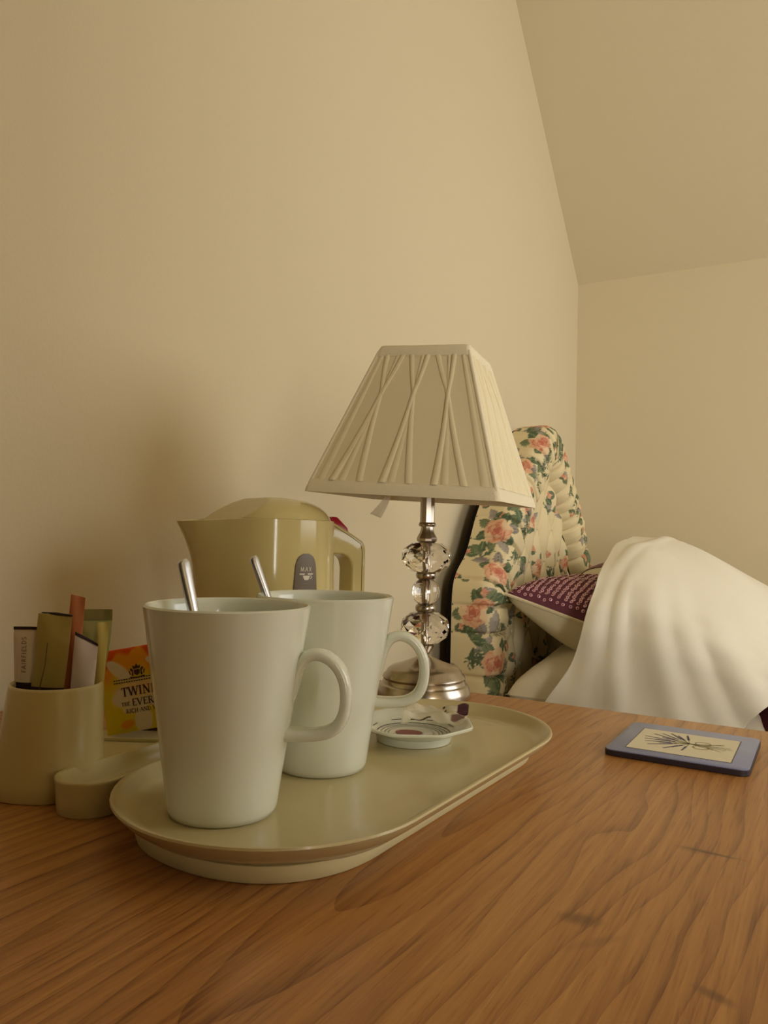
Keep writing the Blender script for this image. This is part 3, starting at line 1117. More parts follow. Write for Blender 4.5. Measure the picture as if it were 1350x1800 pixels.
crystal(.0758, .0170, .0272)
ring_at(.0973)
MB().lathe([(.004 + 1e-5, .0998)] + [(.0158 * sin(radians(a)), .1155 - .0158 * cos(radians(a))) for a in range(16, 166, 6)] + [(.004, .1312)], 24).build('crystal', M_crystal, lp, smooth=0)
ring_at(.1340)
crystal(.1540, .0166, .0280)
hexa = 10


def facet(prof, name):
    return MB().lathe(prof, hexa).build(name, M_nickel, lp, smooth=20)


facet([(1e-5, .1702), (.0085, .1702), (.0112, .1722), (.0116, .1748), (.0108, .1772), (.0085, .1810), (.0072, .1848), (.0068, .1886), (1e-5, .1887)], 'collar')
MB().lathe([(1e-5, .1882), (.0088, .1884), (.0098, .1900), (.0098, .1910), (.0088, .1930), (1e-5, .1932)], 32).build('collar', M_nickel, lp, smooth=40)
facet([(1e-5, .1930), (.0082, .1930), (.0082, .2200), (1e-5, .2200)], 'stem')
MB().lathe([(1e-5, .2198), (.0092, .2200), (.0096, .2212), (.0092, .2225), (1e-5, .2227)], 32).build('collar', M_nickel, lp, smooth=40)
MB().lathe([(1e-5, .046), (.0031, .046), (.0031, .1710), (1e-5, .1710)], 16).build('rod', M_nickel, lp)
MB().lathe([(1e-5, .2225), (.0130, .2230), (.0145, .2260), (.0150, .3050), (.0120, .3080), (1e-5, .3080)], 24).build('bulb_holder', mat('cream bulb holder', (236, 228, 206), 0.4), lp)
MB().lathe([(1e-5, .306), (.012, .307), (.013, .316), (.019, .330), (.021, .342), (.018, .354), (.009, .362), (1e-5, .364)], 24).build('bulb', mat('frosted bulb', (240, 238, 230), 0.3, trans=0.4), lp)

# the shade: a square truncated pyramid, slightly tilted, on its own pivot
SB, ST, SHH = .103, .0494, .1612
shade = bpy.data.objects.new('lamp_shade', None)
SHZ = .969 - DZ
yaw, tx, ty = .1685, .0481, -.0039


def shp(x, y, z):
    """shade local point (x, y across, z up from its lower rim) to lamp coordinates"""
    xr, yr = x * cos(yaw) - y * sin(yaw), x * sin(yaw) + y * cos(yaw)
    return (xr + z * tx, yr + z * ty, SHZ + z - xr * tx - yr * ty)


def sq(half, z, rc=.006, n=6):
    out = []
    for qx, qy, a0 in ((1, 1, 0), (-1, 1, 90), (-1, -1, 180), (1, -1, 270)):
        for i in range(n + 1):
            a = radians(a0 + 90 * i / n)
            out.append(shp(qx * (half - rc) + rc * cos(a), qy * (half - rc) + rc * sin(a), z))
    return out


def hs(z):
    return SB + (ST - SB) * z / SHH


mb = MB()
zz = [0.001, .04, .08, .12, SHH - .001]
mb.loft([sq(hs(z), z) for z in zz] + [sq(hs(z) - .0012, z) for z in zz[::-1]], True, False, False, True)
shade = mb.build('lamp_shade', M_shade, lp, smooth=40)
for nm, z0, z1, ex in (('lower_binding', -.001, .0125, .0016), ('upper_binding', SHH - .0115, SHH + .001, .0014)):
    zs = np.linspace(z0, z1, 5)
    mb = MB()
    mb.loft([sq(hs(z) + ex * (1 if 0 < i < 4 else .5), z) for i, z in enumerate(zs)] + [sq(hs(z) - .0022, z) for z in zs[::-1]], True, False, False, True)
    mb.build(nm, M_bind, shade, smooth=60)
# bindings along the four corners
for cx_, cy_ in ((1, 1), (1, -1), (-1, 1), (-1, -1)):
    mb = MB()
    mb.tube([shp(cx_ * (hs(z) - .0016), cy_ * (hs(z) - .0016), z) for z in np.linspace(.008, SHH - .006, 8)], .0024, 8)
    mb.build('corner_binding', M_bind, shade, smooth=60)


def pleat(face, ub, ut, w0, wmid, w1, tc=.72, uc=None, lift=.0016):
    """a raised fold from u=ub at the lower binding to u=ut at the upper one (u in -1..1 across the face)"""
    rings = []
    for i in range(15):
        t_ = i / 14
        z = .012 + t_ * (SHH - .022)
        if uc is None:
            u = ub + (ut - ub) * t_
        else:
            k = t_ / tc if t_ < tc else (t_ - tc) / (1 - tc)
            u = ub + (uc - ub) * k if t_ < tc else uc + (ut - uc) * k
        wd = (w0 + (wmid - w0) * min(1, t_ / tc)) if t_ < tc else (wmid + (w1 - wmid) * (t_ - tc) / (1 - tc))
        H_ = hs(z)
        ring = []
        for k, (q, e) in enumerate(((-1, -.0004), (-.75, lift * .75), (0, lift), (.75, lift * .75), (1, -.0004))):
            x = u * (H_ - .004) + q * wd
            x = max(-H_ + .003, min(H_ - .003, x))
            y = -(H_ + e)
            for _ in range(face):
                x, y = -y, x
            ring.append(shp(x, y, z))
        rings.append(ring)
    mb = MB().loft(rings, False)
    return mb.build('pleat', M_shade, shade, smooth=60)


for face in range(4):
    for c, sp in ((-.60, .16), (-.03, .15), (.56, .16)):
        j = .02 * (face - 1)
        pleat(face, c - sp + j, c + .17, .0042, .0022, .0030, .70, c + .005, .0022)
        pleat(face, c + sp + j, c - .20, .0042, .0022, .0030, .70, c - .005, .0016)
        pleat(face, c - .05 + j, c + .05, .0046, .0014, .0020, .70, c, .0011)
        if face != 0:
            pleat(face, c - .28 + j, c + .26, .0030, .0020, .0024, .70, c, .0017)
            pleat(face, c + .29 + j, c - .28, .0030, .0020, .0024, .70, c, .0013)
    for c in (-.92, .92):
        pleat(face, c, c * 1.0, .0050, .0030, .0022, .7, c, .0010)
# shade carrier inside the shade
mb = MB()
ctop = SHH - .03
mb.tube([shp(.016 * cos(a), .016 * sin(a), .088) for a in np.linspace(0, 2 * pi, 20, endpoint=False)], .0015, 6, True)
for k in range(4):
    a = pi / 4 + k * pi / 2
    mb.tube([shp(.016 * cos(a), .016 * sin(a), .088), shp((hs(ctop) * 1.25) * cos(a), (hs(ctop) * 1.25) * sin(a), ctop)], .0012, 6)
mb.build('shade_carrier', M_trim, shade)
# dangling clear plastic tag at the shade's lower front
M_tag = film_mat('clear tag plastic', (226, 216, 190), 0.45)
n = 9
G = np.zeros((n, 4, 3))
for i in range(n):
    q = i / (n - 1)
    for k in range(4):
        G[i, k] = shp(-.012 - .010 * q - .004 * q * q + .0035 * (k - 1.5) * (.5 + q * .6), -.097 + .004 * q + .0016 * (k % 2), -.001 - .0195 * q - .0012 * k * q)
grid_obj('tag', G, M_tag, lp, thick=.0003)

# ------------------------------------------------------------------ coaster
cs = thing('coaster', 'square blue grey coaster with a lavender bunch picture, on the oak desk', 'coaster', (0.538, 0.648, DZ))
CW, CL = .110, .114


def rrect(w0, w1, l0, l1, rc, z, n=5):
    out = []
    for (cx_, cy_, a0) in ((w1 - rc, l1 - rc, 0), (w0 + rc, l1 - rc, 90), (w0 + rc, l0 + rc, 180), (w1 - rc, l0 + rc, 270)):
        for i in range(n + 1):
            a = radians(a0 + 90 * i / n)
            out.append((cx_ + rc * cos(a), cy_ + rc * sin(a), z))
    return out


MB().loft([rrect(0.0006, CW - .0006, .0006, CL - .0006, .007, 0), rrect(0, CW, 0, CL, .0075, .0005), rrect(0, CW, 0, CL, .0075, .0042), rrect(.0005, CW - .0005, .0005, CL - .0005, .007, .0046)], True, True, True).build('board', mat('dark coaster edge', (44, 34, 40), 0.5), cs, smooth=40)
M_blue = mat('mottled blue grey print', (132, 141, 178), 0.38, 0.5, coat=.15, vary=0.12, bscale=70)
MB().loft([rrect(.0006, CW - .0006, .0006, CL - .0006, .007, .0046), rrect(.0006, CW - .0006, .0006, CL - .0006, .007, .0051), rrect(.0012, CW - .0012, .0012, CL - .0012, .0065, .0054)], True, False, True).build('border_print', M_blue, cs, smooth=40)
M_cream = mat('cream picture print', (230, 222, 194), 0.4, 0.5, vary=0.04, bscale=90)
MB().add(rrect(.0143, .0962, .0140, .0920, .0005, .00552), [tuple(range(24))]).build('picture_edge', mat('picture outline', (96, 92, 98), 0.4), cs, smooth=0)
MB().add(rrect(.0152, .0953, .0149, .0911, .0005, .00560), [tuple(range(24))]).build('picture', M_cream, cs, smooth=0)
tie = (.0590, .0560)
M_lav = mat('lavender print', (106, 104, 136), 0.45)
M_lav2 = mat('pale lavender print', (136, 128, 150), 0.45)
M_stem = mat('sage stem print', (120, 120, 76), 0.45)
lav, lav2, stem = MB(), MB(), MB()


def strip(mbx, a, b, w0, w1, z=.00570):
    dx, dy = b[0] - a[0], b[1] - a[1]
    l = hypot(dx, dy)
    nx, ny = -dy / l, dx / l
    mbx.add([(a[0] - nx * w0, a[1] - ny * w0, z), (b[0] - nx * w1, b[1] - ny * w1, z), (b[0] + nx * w1, b[1] + ny * w1, z), (a[0] + nx * w0, a[1] + ny * w0, z)], [(0, 1, 2, 3)])


ends_ = [(.021, .0630), (.0265, .0750), (.0395, .0845), (.0285, .0350), (.0420, .0290), (.0530, .0850), (.0565, .0300), (.0225, .0540), (.0245, .0455), (.0330, .0800), (.0310, .0560), (.0350, .0660), (.0360, .0450), (.0460, .0800), (.0480, .0360)]
for i, e in enumerate(ends_):
    strip(stem, tie, e, .0003, .0002, .00566)
    mbx = lav if i % 3 else lav2
    for k in range(11):
        q = .42 + .58 * k / 11
        p = (tie[0] + (e[0] - tie[0]) * q, tie[1] + (e[1] - tie[1]) * q)
        d = ((e[0] - tie[0]) * .055, (e[1] - tie[1]) * .055)
        wq = .0016 * (1.15 - .75 * (k / 11))
        for sgn in (-1, 1):
            strip(mbx, p, (p[0] + d[0] - sgn * d[1] * .55, p[1] + d[1] + sgn * d[0] * .55), wq * .55, wq * .2, .00570 + .00001 * (k % 3))
for e in ((.0905, .0590), (.0880, .0500), (.0850, .0660), (.0925, .0545), (.0790, .0465)):
    strip(stem, tie, e, .0006, .0004)
bow = MB()
for sgn in (-1, 1):
    pts = [(tie[0] + .010 + .0062 * cos(a), tie[1] - .001 + sgn * (.0068 + .0056 * sin(a)), 0) for a in np.linspace(0, 2 * pi, 15)]
    for a, b in zip(pts[:-1], pts[1:]):
        strip(bow, a[:2], b[:2], .0005, .0005, .00574)
    strip(bow, (tie[0] + .010, tie[1]), (tie[0] + .026, tie[1] + sgn * .013), .0005, .0003, .00574)
lav.build('lavender_flowers', M_lav, cs, smooth=0)
lav2.build('lavender_flowers', M_lav2, cs, smooth=0)
stem.build('lavender_stems', M_stem, cs, smooth=0)
bow.build('bow', mat('ochre bow print', (150, 132, 84), 0.45), cs, smooth=0)

# ------------------------------------------------------------------ headboard
HY, HW2, HB0 = 1.785, .382, .35
XB, XF = .045, .135


def half_outline():
    # (distance from centre line, z), bottom to top
    pts = [(.382, HB0), (.382, .55), (.382, .70), (.382, .80), (.379, .835), (.366, .858), (.345, .873), (.322, .890), (.303, .915), (.288, .945), (.270, .975), (.246, 1.005), (.222, 1.035), (.196, 1.062), (.165, 1.088), (.135, 1.112), (.108, 1.138), (.084, 1.163), (.055, 1.186), (.025, 1.199), (0, 1.203)]
    return np.array(pts)


ho = half_outline()


def smooth_line(p, n):
    d = np.concatenate([[0], np.cumsum(np.hypot(*np.diff(p, axis=0).T))])
    for _ in range(2):
        s = np.linspace(0, d[-1], 240)
        p2 = np.stack([np.interp(s, d, p[:, 0]), np.interp(s, d, p[:, 1])], 1)
        k = np.ones(9) / 9
        q = p2.copy()
        for c in (0, 1):
            pad = np.concatenate([np.full(4, p2[0, c]), p2[:, c], np.full(4, p2[-1, c])])
            q[:, c] = np.convolve(pad, k, 'valid')
        q[0], q[-1] = p2[0], p2[-1]
        p = q
        d = np.concatenate([[0], np.cumsum(np.hypot(*np.diff(p, axis=0).T))])
    s = np.linspace(0, d[-1], n)
    return np.stack([np.interp(s, d, p[:, 0]), np.interp(s, d, p[:, 1])], 1), d[-1]


NH = 520
hl, hlen = smooth_line(ho, NH)
left = np.stack([HY - hl[:, 0], hl[:, 1]], 1)
right = np.stack([HY + hl[:, 0], hl[:, 1]], 1)[::-1][1:]
outl = np.concatenate([left, right])                       # near side -> top -> far side
N = len(outl)
arcl = np.concatenate([[0], np.cumsum(np.hypot(*np.diff(outl, axis=0).T))])
tang = np.gradient(outl, axis=0)
tang /= np.linalg.norm(tang, axis=1)[:, None]
nrm = np.stack([tang[:, 1], -tang[:, 0]], 1)               # inwards
cen = np.array([HY, .9])
flip = ((cen - outl) * nrm).sum(1) < 0
nrm[flip] *= -1

BW = .082                                                   # border width on the face


def paint(Uc, Vc, motifs, base, seed):
    """print on cloth: Uc, Vc cloth coordinates in metres"""
    C_ = np.zeros(Uc.shape + (3,))
    C_[:] = base
    r_ = np.random.default_rng(seed)
    G1, G2, G3 = (np.array(lin(c)) for c in ((94, 110, 80), (122, 132, 96), (150, 142, 130)))
    P0, P1, P2, P3 = (np.array(lin(c)) for c in ((222, 176, 138), (212, 148, 116), (192, 110, 88), (228, 198, 158)))

    def put(mask, col):
        C_[mask] = col

    def leaf(cx_, cy_, ang, l, wd, col, vein):
        x, y = Uc - cx_, Vc - cy_
        a = x * cos(ang) + y * sin(ang)
        b = -x * sin(ang) + y * cos(ang)
        q = a / l
        inside = (q > 0) & (q < 1)
        prof = wd * np.sin(pi * np.clip(q, 0, 1)) ** .8 * (1 + .10 * np.sin(q * 40))
        put(inside & (np.abs(b) < prof), col)
        put(inside & (np.abs(b) < prof) & (np.abs(b) < .0007), vein)
        put(inside & (np.abs(b) < prof) & (b > prof * .45), col * .75)
    for kind, cx_, cy_, sc, ang in motifs:
        if kind == 'rose':
            for k in range(6):
                an = ang + k * 2 * pi / 6 + r_.uniform(-.25, .25)
                leaf(cx_ + cos(an) * .013 * sc, cy_ + sin(an) * .013 * sc, an, sc * r_.uniform(.022, .030), sc * r_.uniform(.007, .010), (G1, G2, G1, G3)[k % 4], G2 * 1.35 if k % 2 == 0 else G1 * .7)
            x, y = Uc - cx_, Vc - cy_
            rr = np.hypot(x, y) / sc
            th = np.arctan2(y, x)
            edge = .0215 + .0024 * np.abs(np.sin(2.5 * th + ang)) + .0012 * np.sin(7 * th)
            m_ = rr < edge
            put(m_, P0)
            for j, (e, sh) in enumerate(((.0185, 0), (.0148, 1.1), (.0112, .4), (.0078, 1.9), (.0046, .9))):
                ee = e * (1 + .16 * np.sin(3 * th + sh * 2 + ang) + .06 * np.sin(5 * th + sh))
                put((rr < ee), (P0, P1, P0, P1, P2)[j])
                put((np.abs(rr - ee) < .0008), (P1, P2, P1, P2, P2)[j])
            put((rr < edge) & (rr > .012) & (np.sin(2 * th + ang * 3) > .55), P3)
        elif kind == 'bud':
            leaf(cx_, cy_, ang, .026 * sc, .009 * sc, P1, P2)
            leaf(cx_, cy_, ang + .25, .022 * sc, .005 * sc, P0, P1)
            leaf(cx_, cy_, ang + .6, .018 * sc, .004 * sc, G1, G2)
            leaf(cx_, cy_, ang - .6, .018 * sc, .004 * sc, G1, G2)
        elif kind == 'leaf':
            for k in (-1, 0, 1):
                leaf(cx_, cy_, ang + k * .85, .030 * sc, .0085 * sc, (G1, G2, G1)[k + 1], (G2 * 1.4, G1, G2 * 1.4)[k + 1])
        elif kind == 'sprig':
            x, y = Uc - cx_, Vc - cy_
            for k in range(9):
                an = ang + r_.uniform(-.9, .9)
                l = sc * r_.uniform(.018, .036)
                leaf(cx_, cy_, an, l, .0014 * sc, (G1, G3)[k % 2], G1)
                for q in (.45, .7, .95):
                    leaf(cx_ + cos(an) * l * q, cy_ + sin(an) * l * q, an + r_.choice([-.8, .8]), .008 * sc, .0014 * sc, G1, G1)
        elif kind == 'haze':
            leaf(cx_, cy_, ang, .040 * sc, .008 * sc, G3 * 1.25, G3)
    return C_


CLOTH = np.array(lin((226, 210, 166)))
hb = thing('headboard', 'tall padded headboard in cream rose print fabric, standing by the cream wall', 'headboard', (0, 0, 0))
# border roll
prof = [(XB, 0.0, 0.0)]
NS = 90
ss = np.linspace(0, 1, NS)
side_d = XF - XB
Lp = side_d + BW + .03
s_len = ss * Lp
bx_, bi_ = [], []
rc = .035
for s_ in s_len:
    if s_ < side_d - rc:
        bx_.append(XB + s_)
        bi_.append(0)
    elif s_ < side_d - rc + rc * pi / 2:
        a = (s_ - (side_d - rc)) / rc
        bx_.append(XF - rc + rc * sin(a))
        bi_.append(rc - rc * cos(a))
    else:
        d_ = s_ - (side_d - rc + rc * pi / 2)
        tail = max(0, d_ - (BW - rc) * .62)
        bx_.append(XF - 9.0 * tail ** 2)
        bi_.append(rc + d_ * (1 - 4 * tail))
bx_, bi_ = np.array(bx_), np.array(bi_)
# pleats across the border: sharp grooves, closer together around the curved top
gro = []
a_ = .05
tot = arcl[-1]
while a_ < tot:
    f = abs(a_ / tot - .5) * 2
    gro.append(a_)
    a_ += .036 if f < .30 else (.055 if f < .62 else .085)
gro = np.array(gro)
dg = np.abs(arcl[:, None] - gro[None, :]).min(1)
sign_d = arcl[:, None] - gro[None, :]
ix = np.abs(sign_d).argmin(1)
fold = np.exp(-(dg / .0035) ** 2)
hump = np.clip(dg / .03, 0, 1)
P = np.zeros((N, NS, 3))
wgt = np.clip((s_len + .02) / .07, 0, 1)
for j in range(NS):
    off = outl + nrm * bi_[j]
    bulge = (-.0105 * fold + .005 * hump) * wgt[j]
    P[:, j, 0] = bx_[j] + bulge * (1 if bi_[j] > .01 else .3)
    P[:, j, 1:] = off - nrm * (bulge * .6)[:, None] * (1 if bi_[j] < .03 else 0)
Uc = np.repeat(arcl[:, None], NS, 1)
Vc = np.repeat(s_len[None, :], N, 0)
# each pleat shifts the print a little, as gathered cloth does
pid = np.searchsorted(gro, arcl)
shift = np.random.default_rng(7).uniform(-.012, .012, len(gro) + 2)[pid]
Vs = Vc + shift[:, None] * (wgt[None, :] > 0)
mot = []
r7 = np.random.default_rng(12)
a_ = .04
k = 0
while a_ < tot:
    sd = 1 if k % 2 else -1
    mot += [('haze', a_ + .02, .03 + .09 * r7.random(), 1.2, r7.uniform(0, 6)), ('haze', a_ + .05, .02 + .1 * r7.random(), 1.4, r7.uniform(0, 6)), ('sprig', a_ + .030, .078 - .035 * sd, 1.2, r7.uniform(0, 3)), ('leaf', a_ + .043, .070 - .030 * sd, 1.1, r7.uniform(0, 6)), ('sprig', a_ - .02, .115, 1.1, r7.uniform(0, 3)), ('bud', a_ + .05, .15, 1.1, r7.uniform(0, 6)), ('bud', a_ + .035, .078 + .04 * sd, 1.1, r7.uniform(0, 6)), ('bud', a_ + .06, .018, .9, r7.uniform(0, 6))]
    mot.append(('rose', a_, .074 + .018 * sd, 1.28, r7.uniform(0, 6)))
    a_ += .098
    k += 1
colb = paint(Uc, Vs, mot, CLOTH, 3)
M_chintz = attr_mat('rose print chintz', 0.6, 0.12, 1200)
grid_obj('border_roll', P, M_chintz, hb, colb)
# inner tufted panel, from the border's inner edge to the middle
inner_edge = outl + nrm * (bi_[-1] - .004)
NM = 90
spine = np.stack([np.full(N, HY) + (outl[:, 0] - HY) * .0, np.clip(outl[:, 1] - .10, HB0, 1.05)], 1)
q = np.linspace(0, 1, NM)
PY_ = inner_edge[:, None, 0] * (1 - q) + spine[:, None, 0] * q
PZ_ = inner_edge[:, None, 1] * (1 - q) + spine[:, None, 1] * q
ww = .105
hh_ = .15
A_ = (PY_ - HY) / ww + (PZ_ - 1.03) / hh_
B_ = (PY_ - HY) / ww - (PZ_ - 1.03) / hh_
tuft = np.abs(np.sin(pi * A_ / 1.0) * np.sin(pi * B_ / 1.0)) ** .45
chan = np.abs(np.cos(pi * (PY_ - HY) / (ww * .5)))
lift = np.clip(q * 6, 0, 1)[None, :]
PXX = bx_[-1] - .006 + (.011 * tuft + .013 * chan ** .7) * lift
Pn = np.stack([PXX, PY_, PZ_], -1)
mot = []
r9 = np.random.default_rng(21)
for i in range(6):
    for j in range(7):
        y_, z_ = HY - .29 + .115 * i + r9.uniform(-.03, .03) + .05 * (j % 2), .42 + .115 * j + r9.uniform(-.02, .02)
        mot += [('haze', y_ + .02, z_ - .02, 1.1, r9.uniform(.8, 2.2)), ('sprig', y_, z_ - .03, 1.1, r9.uniform(1.2, 1.9)), ('leaf', y_ + .01, z_ + .02, .8, r9.uniform(0, 6)), ('bud', y_ - .03, z_ + .03, 1.0, r9.uniform(0, 6))]
        if (i + j) % 2 == 0:
            mot.append(('rose', y_, z_, .95, r9.uniform(0, 6)))
colp = paint(PY_, PZ_, mot, CLOTH, 5)
grid_obj('tufted_panel', Pn, M_chintz, hb, colp)
# buttons at the tuft crossings
for iy in range(-4, 5):
    for iz in range(-5, 3):
        if (iy + iz) % 2:
            continue
        y_, z_ = HY + iy * ww / 2, 1.03 + iz * hh_ / 2
        i_ = np.abs(PY_ - y_) + np.abs(PZ_ - z_)
        if i_.min() > .01 or z_ < .5:
            continue
        k_ = np.unravel_index(i_.argmin(), i_.shape)
        mb = MB().lathe([(1e-5, -.003), (.0035, -.002), (.0045, .0005), (.003, .002), (1e-5, .0024)], 10)
        mb.v = [(c, a, b) for a, b, c in mb.v]
        mb.build('button', M_cushback, hb, loc=(float(PXX[k_]) + .001, y_, z_))
mb = MB()
bo = outl[::6]
mb.loft([[(XB - .012, y, z) for y, z in bo + nrm[::6] * .006], [(XB + .002, y, z) for y, z in bo + nrm[::6] * .001]], True, True, True)
mb.build('backing_board', M_back, hb, smooth=0)
for y in (HY - .25, HY + .25):
    MB().box((XB - .034, y - .03, 0), (XB - .008, y + .03, HB0 + .1)).build('leg', M_wooddark, hb, bevel=.003)

# ------------------------------------------------------------------ bed
BX0, BX1, BY0, BY1 = .155, 2.02, 1.43, 2.17
bd = thing('bed', 'single bed along the back wall with its head against the floral headboard', 'bed', (0, 0, 0))
MB().box((BX0, BY0, .14), (BX1, BY1, .36)).build('divan_base', M_maroon, bd, bevel=.01)
MB().box((BX0, BY0, .36), (BX1, BY1, .500)).build('mattress', M_linen, bd, bevel=.03, seg=4)
for x in (BX0 + .1, BX1 - .1):
    for y in (BY0 + .08, BY1 - .08):
        MB().lathe([(1e-5, 0), (.02, 0), (.028, .14), (1e-5, .14)], 16, (x, y)).build('leg', M_wooddark, bd)

# maroon bedspread: over the mattress, hanging down the near side
nx, ny = 60, 60
X = np.linspace(BX0 - .004, BX1 + .01, nx)
prof_s = [(BY0 - .022, .20), (BY0 - .022, .40), (BY0 - .020, .49), (BY0 - .008, .508), (BY0 + .03, .512), (BY0 + .2, .512), (BY0 + .5, .512), (BY1 - .02, .511), (BY1 + .012, .49), (BY1 + .014, .30)]
pl = np.array(prof_s)
dd = np.concatenate([[0], np.cumsum(np.hypot(*np.diff(pl, axis=0).T))])
s = np.linspace(0, dd[-1], ny)
yy, zz_ = np.interp(s, dd, pl[:, 0]), np.interp(s, dd, pl[:, 1])
P = np.zeros((nx, ny, 3))
for i, x in enumerate(X):
    b_ = .155 * np.exp(-(max(0, abs(x - .68) - .06) / .075) ** 2)
    P[i, :, 0] = x
    P[i, :, 1] = yy - .004 * np.sin(x * 37) * (zz_ < .5)
    P[i, :, 2] = zz_ + b_ * np.clip((zz_ - .46) / .05, 0, 1) * np.clip((yy - BY0 + .022) / .05, 0, 1) + .003 * np.sin(x * 21 + yy * 13) * (zz_ > .55)
o = grid_obj('bedspread', P, M_maroon, None, thick=.006)
tag(o, 'dark maroon bedspread showing beside the desk edge under the white duvet', 'bedspread')


def pillow_pts(W_, L_, T_, n=40, pinch=.10, sag=0.0, seed=0):
    """closed pillow as two sheets: returns top and bottom point grids centred on the origin"""
    r_ = np.random.default_rng(seed)
    u, v = np.meshgrid(np.linspace(-1, 1, n), np.linspace(-1, 1, n), indexing='ij')
    e = np.maximum(0, (1 - u ** 2)) ** .42 * np.maximum(0, (1 - v ** 2)) ** .42
    kx = 1 - pinch * (1 - v ** 2) * np.abs(u) ** 3
    ky = 1 - pinch * (1 - u ** 2) * np.abs(v) ** 3
    x, y = u * W_ / 2 * kx, v * L_ / 2 * ky
    wr_ = .05 * np.sin(5 * u + 3 * v + seed) + .04 * np.sin(9 * v - 4 * u + seed * 2)
    zt = e * T_ / 2 * (1 + wr_) - sag * v
    zb_ = -e * T_ / 2 * (1 - wr_) - sag * v
    return np.stack([x, y, zt], -1), np.stack([x, y, zb_], -1)


def make_pillow(name, label, cat, loc, rot, W_, L_, T_, m_top, m_bot, group=None, seed=1, tn='top_panel', bn='under_panel', piping=None, pinch=.10):
    t = thing(name, label, cat, loc, 0, group)
    t.rotation_euler = rot
    a, b = pillow_pts(W_, L_, T_, seed=seed, pinch=pinch)
    grid_obj(tn, a, m_top, t)
    grid_obj(bn, b[:, ::-1], m_bot, t)
    if piping:
        n = a.shape[0]
        loop = [a[i, 0] for i in range(n)] + [a[-1, i] for i in range(1, n)] + [a[i, -1] for i in range(n - 2, -1, -1)] + [a[0, i] for i in range(n - 2, 0, -1)]
        MB().tube([tuple(p) for p in loop[::1]], .0035, 6, True).build('piping', piping, t)
    return t, a


make_pillow('pillow', 'plump cream pillow under the sequinned cushion at the headboard', 'pillow', (.385, 1.665, .632), (radians(3), radians(2), 0), .46, .50, .235, M_pillow, M_pillow, 'bed pillows', 3, 'upper_cloth', 'lower_cloth')
# far pillows with mauve band
make_pillow('pillow', 'plain cream pillow behind the cushion, lower of two', 'pillow', (.36, 2.01, .607), (0, 0, radians(3)), .42, .32, .19, M_pillow, M_pillow, 'bed pillows', 5, 'upper_cloth', 'lower_cloth')
t, a = make_pillow('pillow', 'cream pillow with a mauve band, topmost behind the sequinned cushion', 'pillow', (.292, 1.97, .803), (0, radians(-4), radians(3)), .30, .34, .185, M_pillow, M_pillow, 'bed pillows', 8, 'upper_cloth', 'lower_cloth')
bandp = a[2:38, 8:13] + np.array([0, 0, .002])
grid_obj('mauve_band', bandp, M_band, t)

# sequinned cushion
CUW = .40
ct, ca = make_pillow('cushion', 'plum cushion striped with rows of pink sequins, cream underside', 'cushion', (.330, 1.640, .757), (radians(-1), radians(17), radians(0)), CUW, CUW * .95, .160, M_purple, M_cushback, None, 2, 'plum_front', 'cream_back', M_cushback, .07)
mb = MB()
n = ca.shape[0]


def on_cushion(u, v):
    x, y = (u + 1) / 2 * (n - 1), (v + 1) / 2 * (n - 1)
    i, j = int(min(max(x, 0), n - 2)), int(min(max(y, 0), n - 2))
    fx, fy = x - i, y - j
    p = ca[i, j] * (1 - fx) * (1 - fy) + ca[i + 1, j] * fx * (1 - fy) + ca[i, j + 1] * (1 - fx) * fy + ca[i + 1, j + 1] * fx * fy
    du, dv = ca[i + 1, j] - ca[i, j], ca[i, j + 1] - ca[i, j]
    nn = np.cross(du, dv)
    nn /= np.linalg.norm(nn) + 1e-9
    return Vector(p), Vector(nn), Vector(du).normalized()


for i in range(30):
    for j in range(76):
        u = -.95 + 1.88 * i / 29
        v = -.965 + 1.93 * j / 75
        if u > .72 and j > 20:
            continue
        p, nn, du = on_cushion(u + random.uniform(-.008, .008), v + random.uniform(-.006, .006))
        nn = (nn + Vector((random.uniform(-.3, .3), random.uniform(-.3, .3), 0))).normalized()
        a1 = nn.orthogonal().normalized()
        b1 = nn.cross(a1)
        r0, r1 = .0036, .0014
        c = p + nn * .0016
        N6 = 8
        vs = [c + (a1 * cos(2 * pi * k / N6) + b1 * sin(2 * pi * k / N6)) * r0 for k in range(N6)] + [c + nn * .0006 + (a1 * cos(2 * pi * k / N6) + b1 * sin(2 * pi * k / N6)) * r1 for k in range(N6)]
        mb.add(vs, [(k, (k + 1) % N6, N6 + (k + 1) % N6, N6 + k) for k in range(N6)])
tag(mb.build('sequins', M_sequin, ct, smooth=0), kind='stuff')

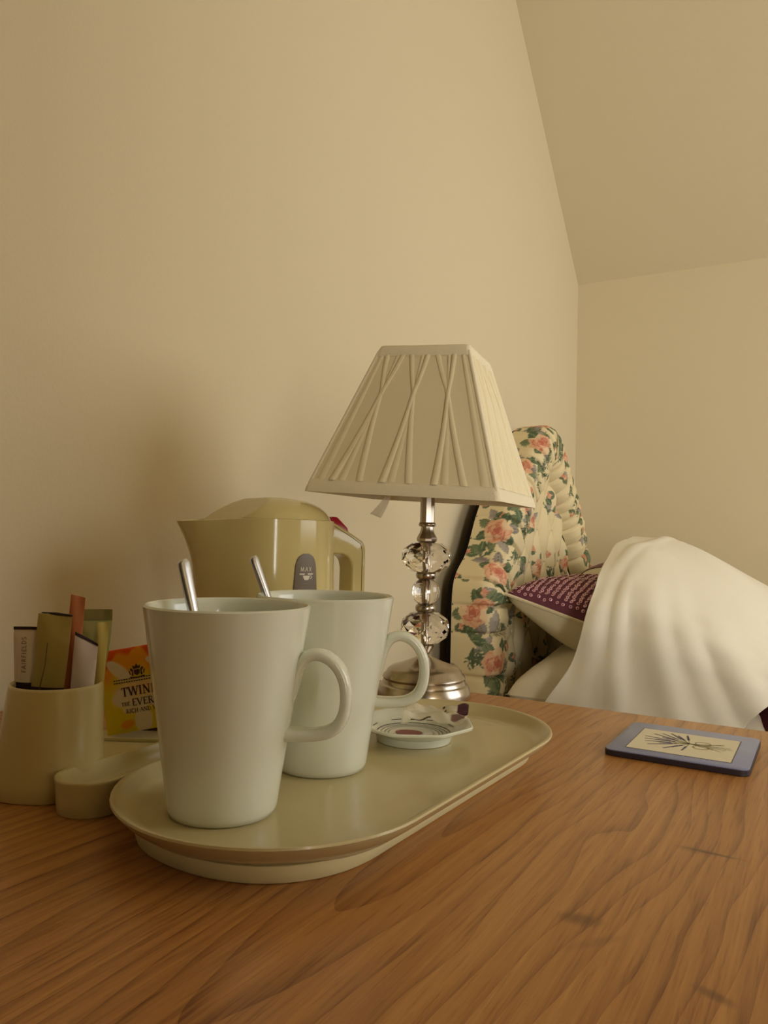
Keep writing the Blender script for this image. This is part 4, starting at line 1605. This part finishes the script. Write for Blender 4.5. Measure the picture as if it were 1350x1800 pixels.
# white duvet heaped over the pillows, its left hem falling across the cushion
rows = [  # Y, z, x of the left hem, x of the right hem
    (1.395, .46, .180, .540), (1.392, .54, .205, .560), (1.388, .60, .236, .568), (1.386, .64, .256, .582), (1.386, .70, .292, .603), (1.392, .76, .319, .632), (1.410, .805, .322, .70), (1.455, .843, .320, .86), (1.53, .876, .316, 1.03), (1.62, .905, .313, 1.15), (1.71, .922, .311, 1.2), (1.80, .928, .312, 1.22), (1.90, .922, .318, 1.22), (2.00, .885, .325, 1.2), (2.09, .82, .33, 1.2), (2.15, .74, .33, 1.2), (2.18, .64, .33, 1.2)]
rw = np.array(rows)
dd = np.concatenate([[0], np.cumsum(np.hypot(np.diff(rw[:, 0]), np.diff(rw[:, 1])))])
ns, nv = 170, 200
s = np.linspace(0, dd[-1], ns)
Rw = np.stack([np.interp(s, dd, rw[:, c]) for c in range(4)], 1)
for _ in range(3):
    for c in range(4):
        pad = np.concatenate([Rw[:1, c], Rw[:, c], Rw[-1:, c]])
        Rw[1:-1, c] = np.convolve(pad, [.25, .5, .25], 'valid')[1:-1]
v = np.linspace(0, 1, nv)
Xd = Rw[:, 2:3] + (Rw[:, 3:4] - Rw[:, 2:3]) * v[None, :] ** 1.15
Yd = np.repeat(Rw[:, 0:1], nv, 1)
Zd = np.repeat(Rw[:, 1:2], nv, 1)
dx = np.maximum(0, Xd - .36)
drop = .80 * np.maximum(0, dx - .02) ** 1.30
wz = np.clip((Zd - .62) / .24, 0, 1)
Zd = Zd - np.minimum(drop * wz, np.maximum(0, Zd - .60))
# folds fanning from the top left corner of the heap
cx0, cz0 = .37, 1.02
ang = np.arctan2(Xd - cx0, cz0 - (Zd - .35 * (Yd - 1.39) * 0))
front = np.clip((1.60 - Yd) / .18, 0, 1)


def ridge(a0, wdt, amp):
    return amp * np.exp(-((ang - a0) / wdt) ** 2)


fo = (ridge(-.30, .045, .010) + ridge(-.14, .05, .009) + ridge(.02, .035, .012) - ridge(.12, .07, .006) + ridge(.27, .05, .010) + ridge(.43, .045, .009) - ridge(.50, .04, .005) + ridge(.58, .05, .006) - ridge(.64, .03, .006))
fo = .62 * fo * np.clip((.93 - Zd) / .16, 0, 1)
fo += .0025 * np.sin(Xd * 60 + Zd * 25) * front + .002 * np.sin(Zd * 55 - Xd * 30)
Yd = Yd - fo * front
topw = 1 - front
Zd = Zd + topw * (.0025 * np.sin((Xd - .3) * 31 + Yd * 12) + .004 * np.exp(-((Xd - .34 - (Yd - 1.5) * .15) / .012) ** 2) + .0025 * np.sin(Yd * 33 + Xd * 14))
P = np.stack([Xd, Yd, Zd], -1)
o = grid_obj('duvet', P, M_linen, None, thick=.012)
tag(o, 'white duvet heaped over the pillows of the bed, left edge turned down', 'duvet')
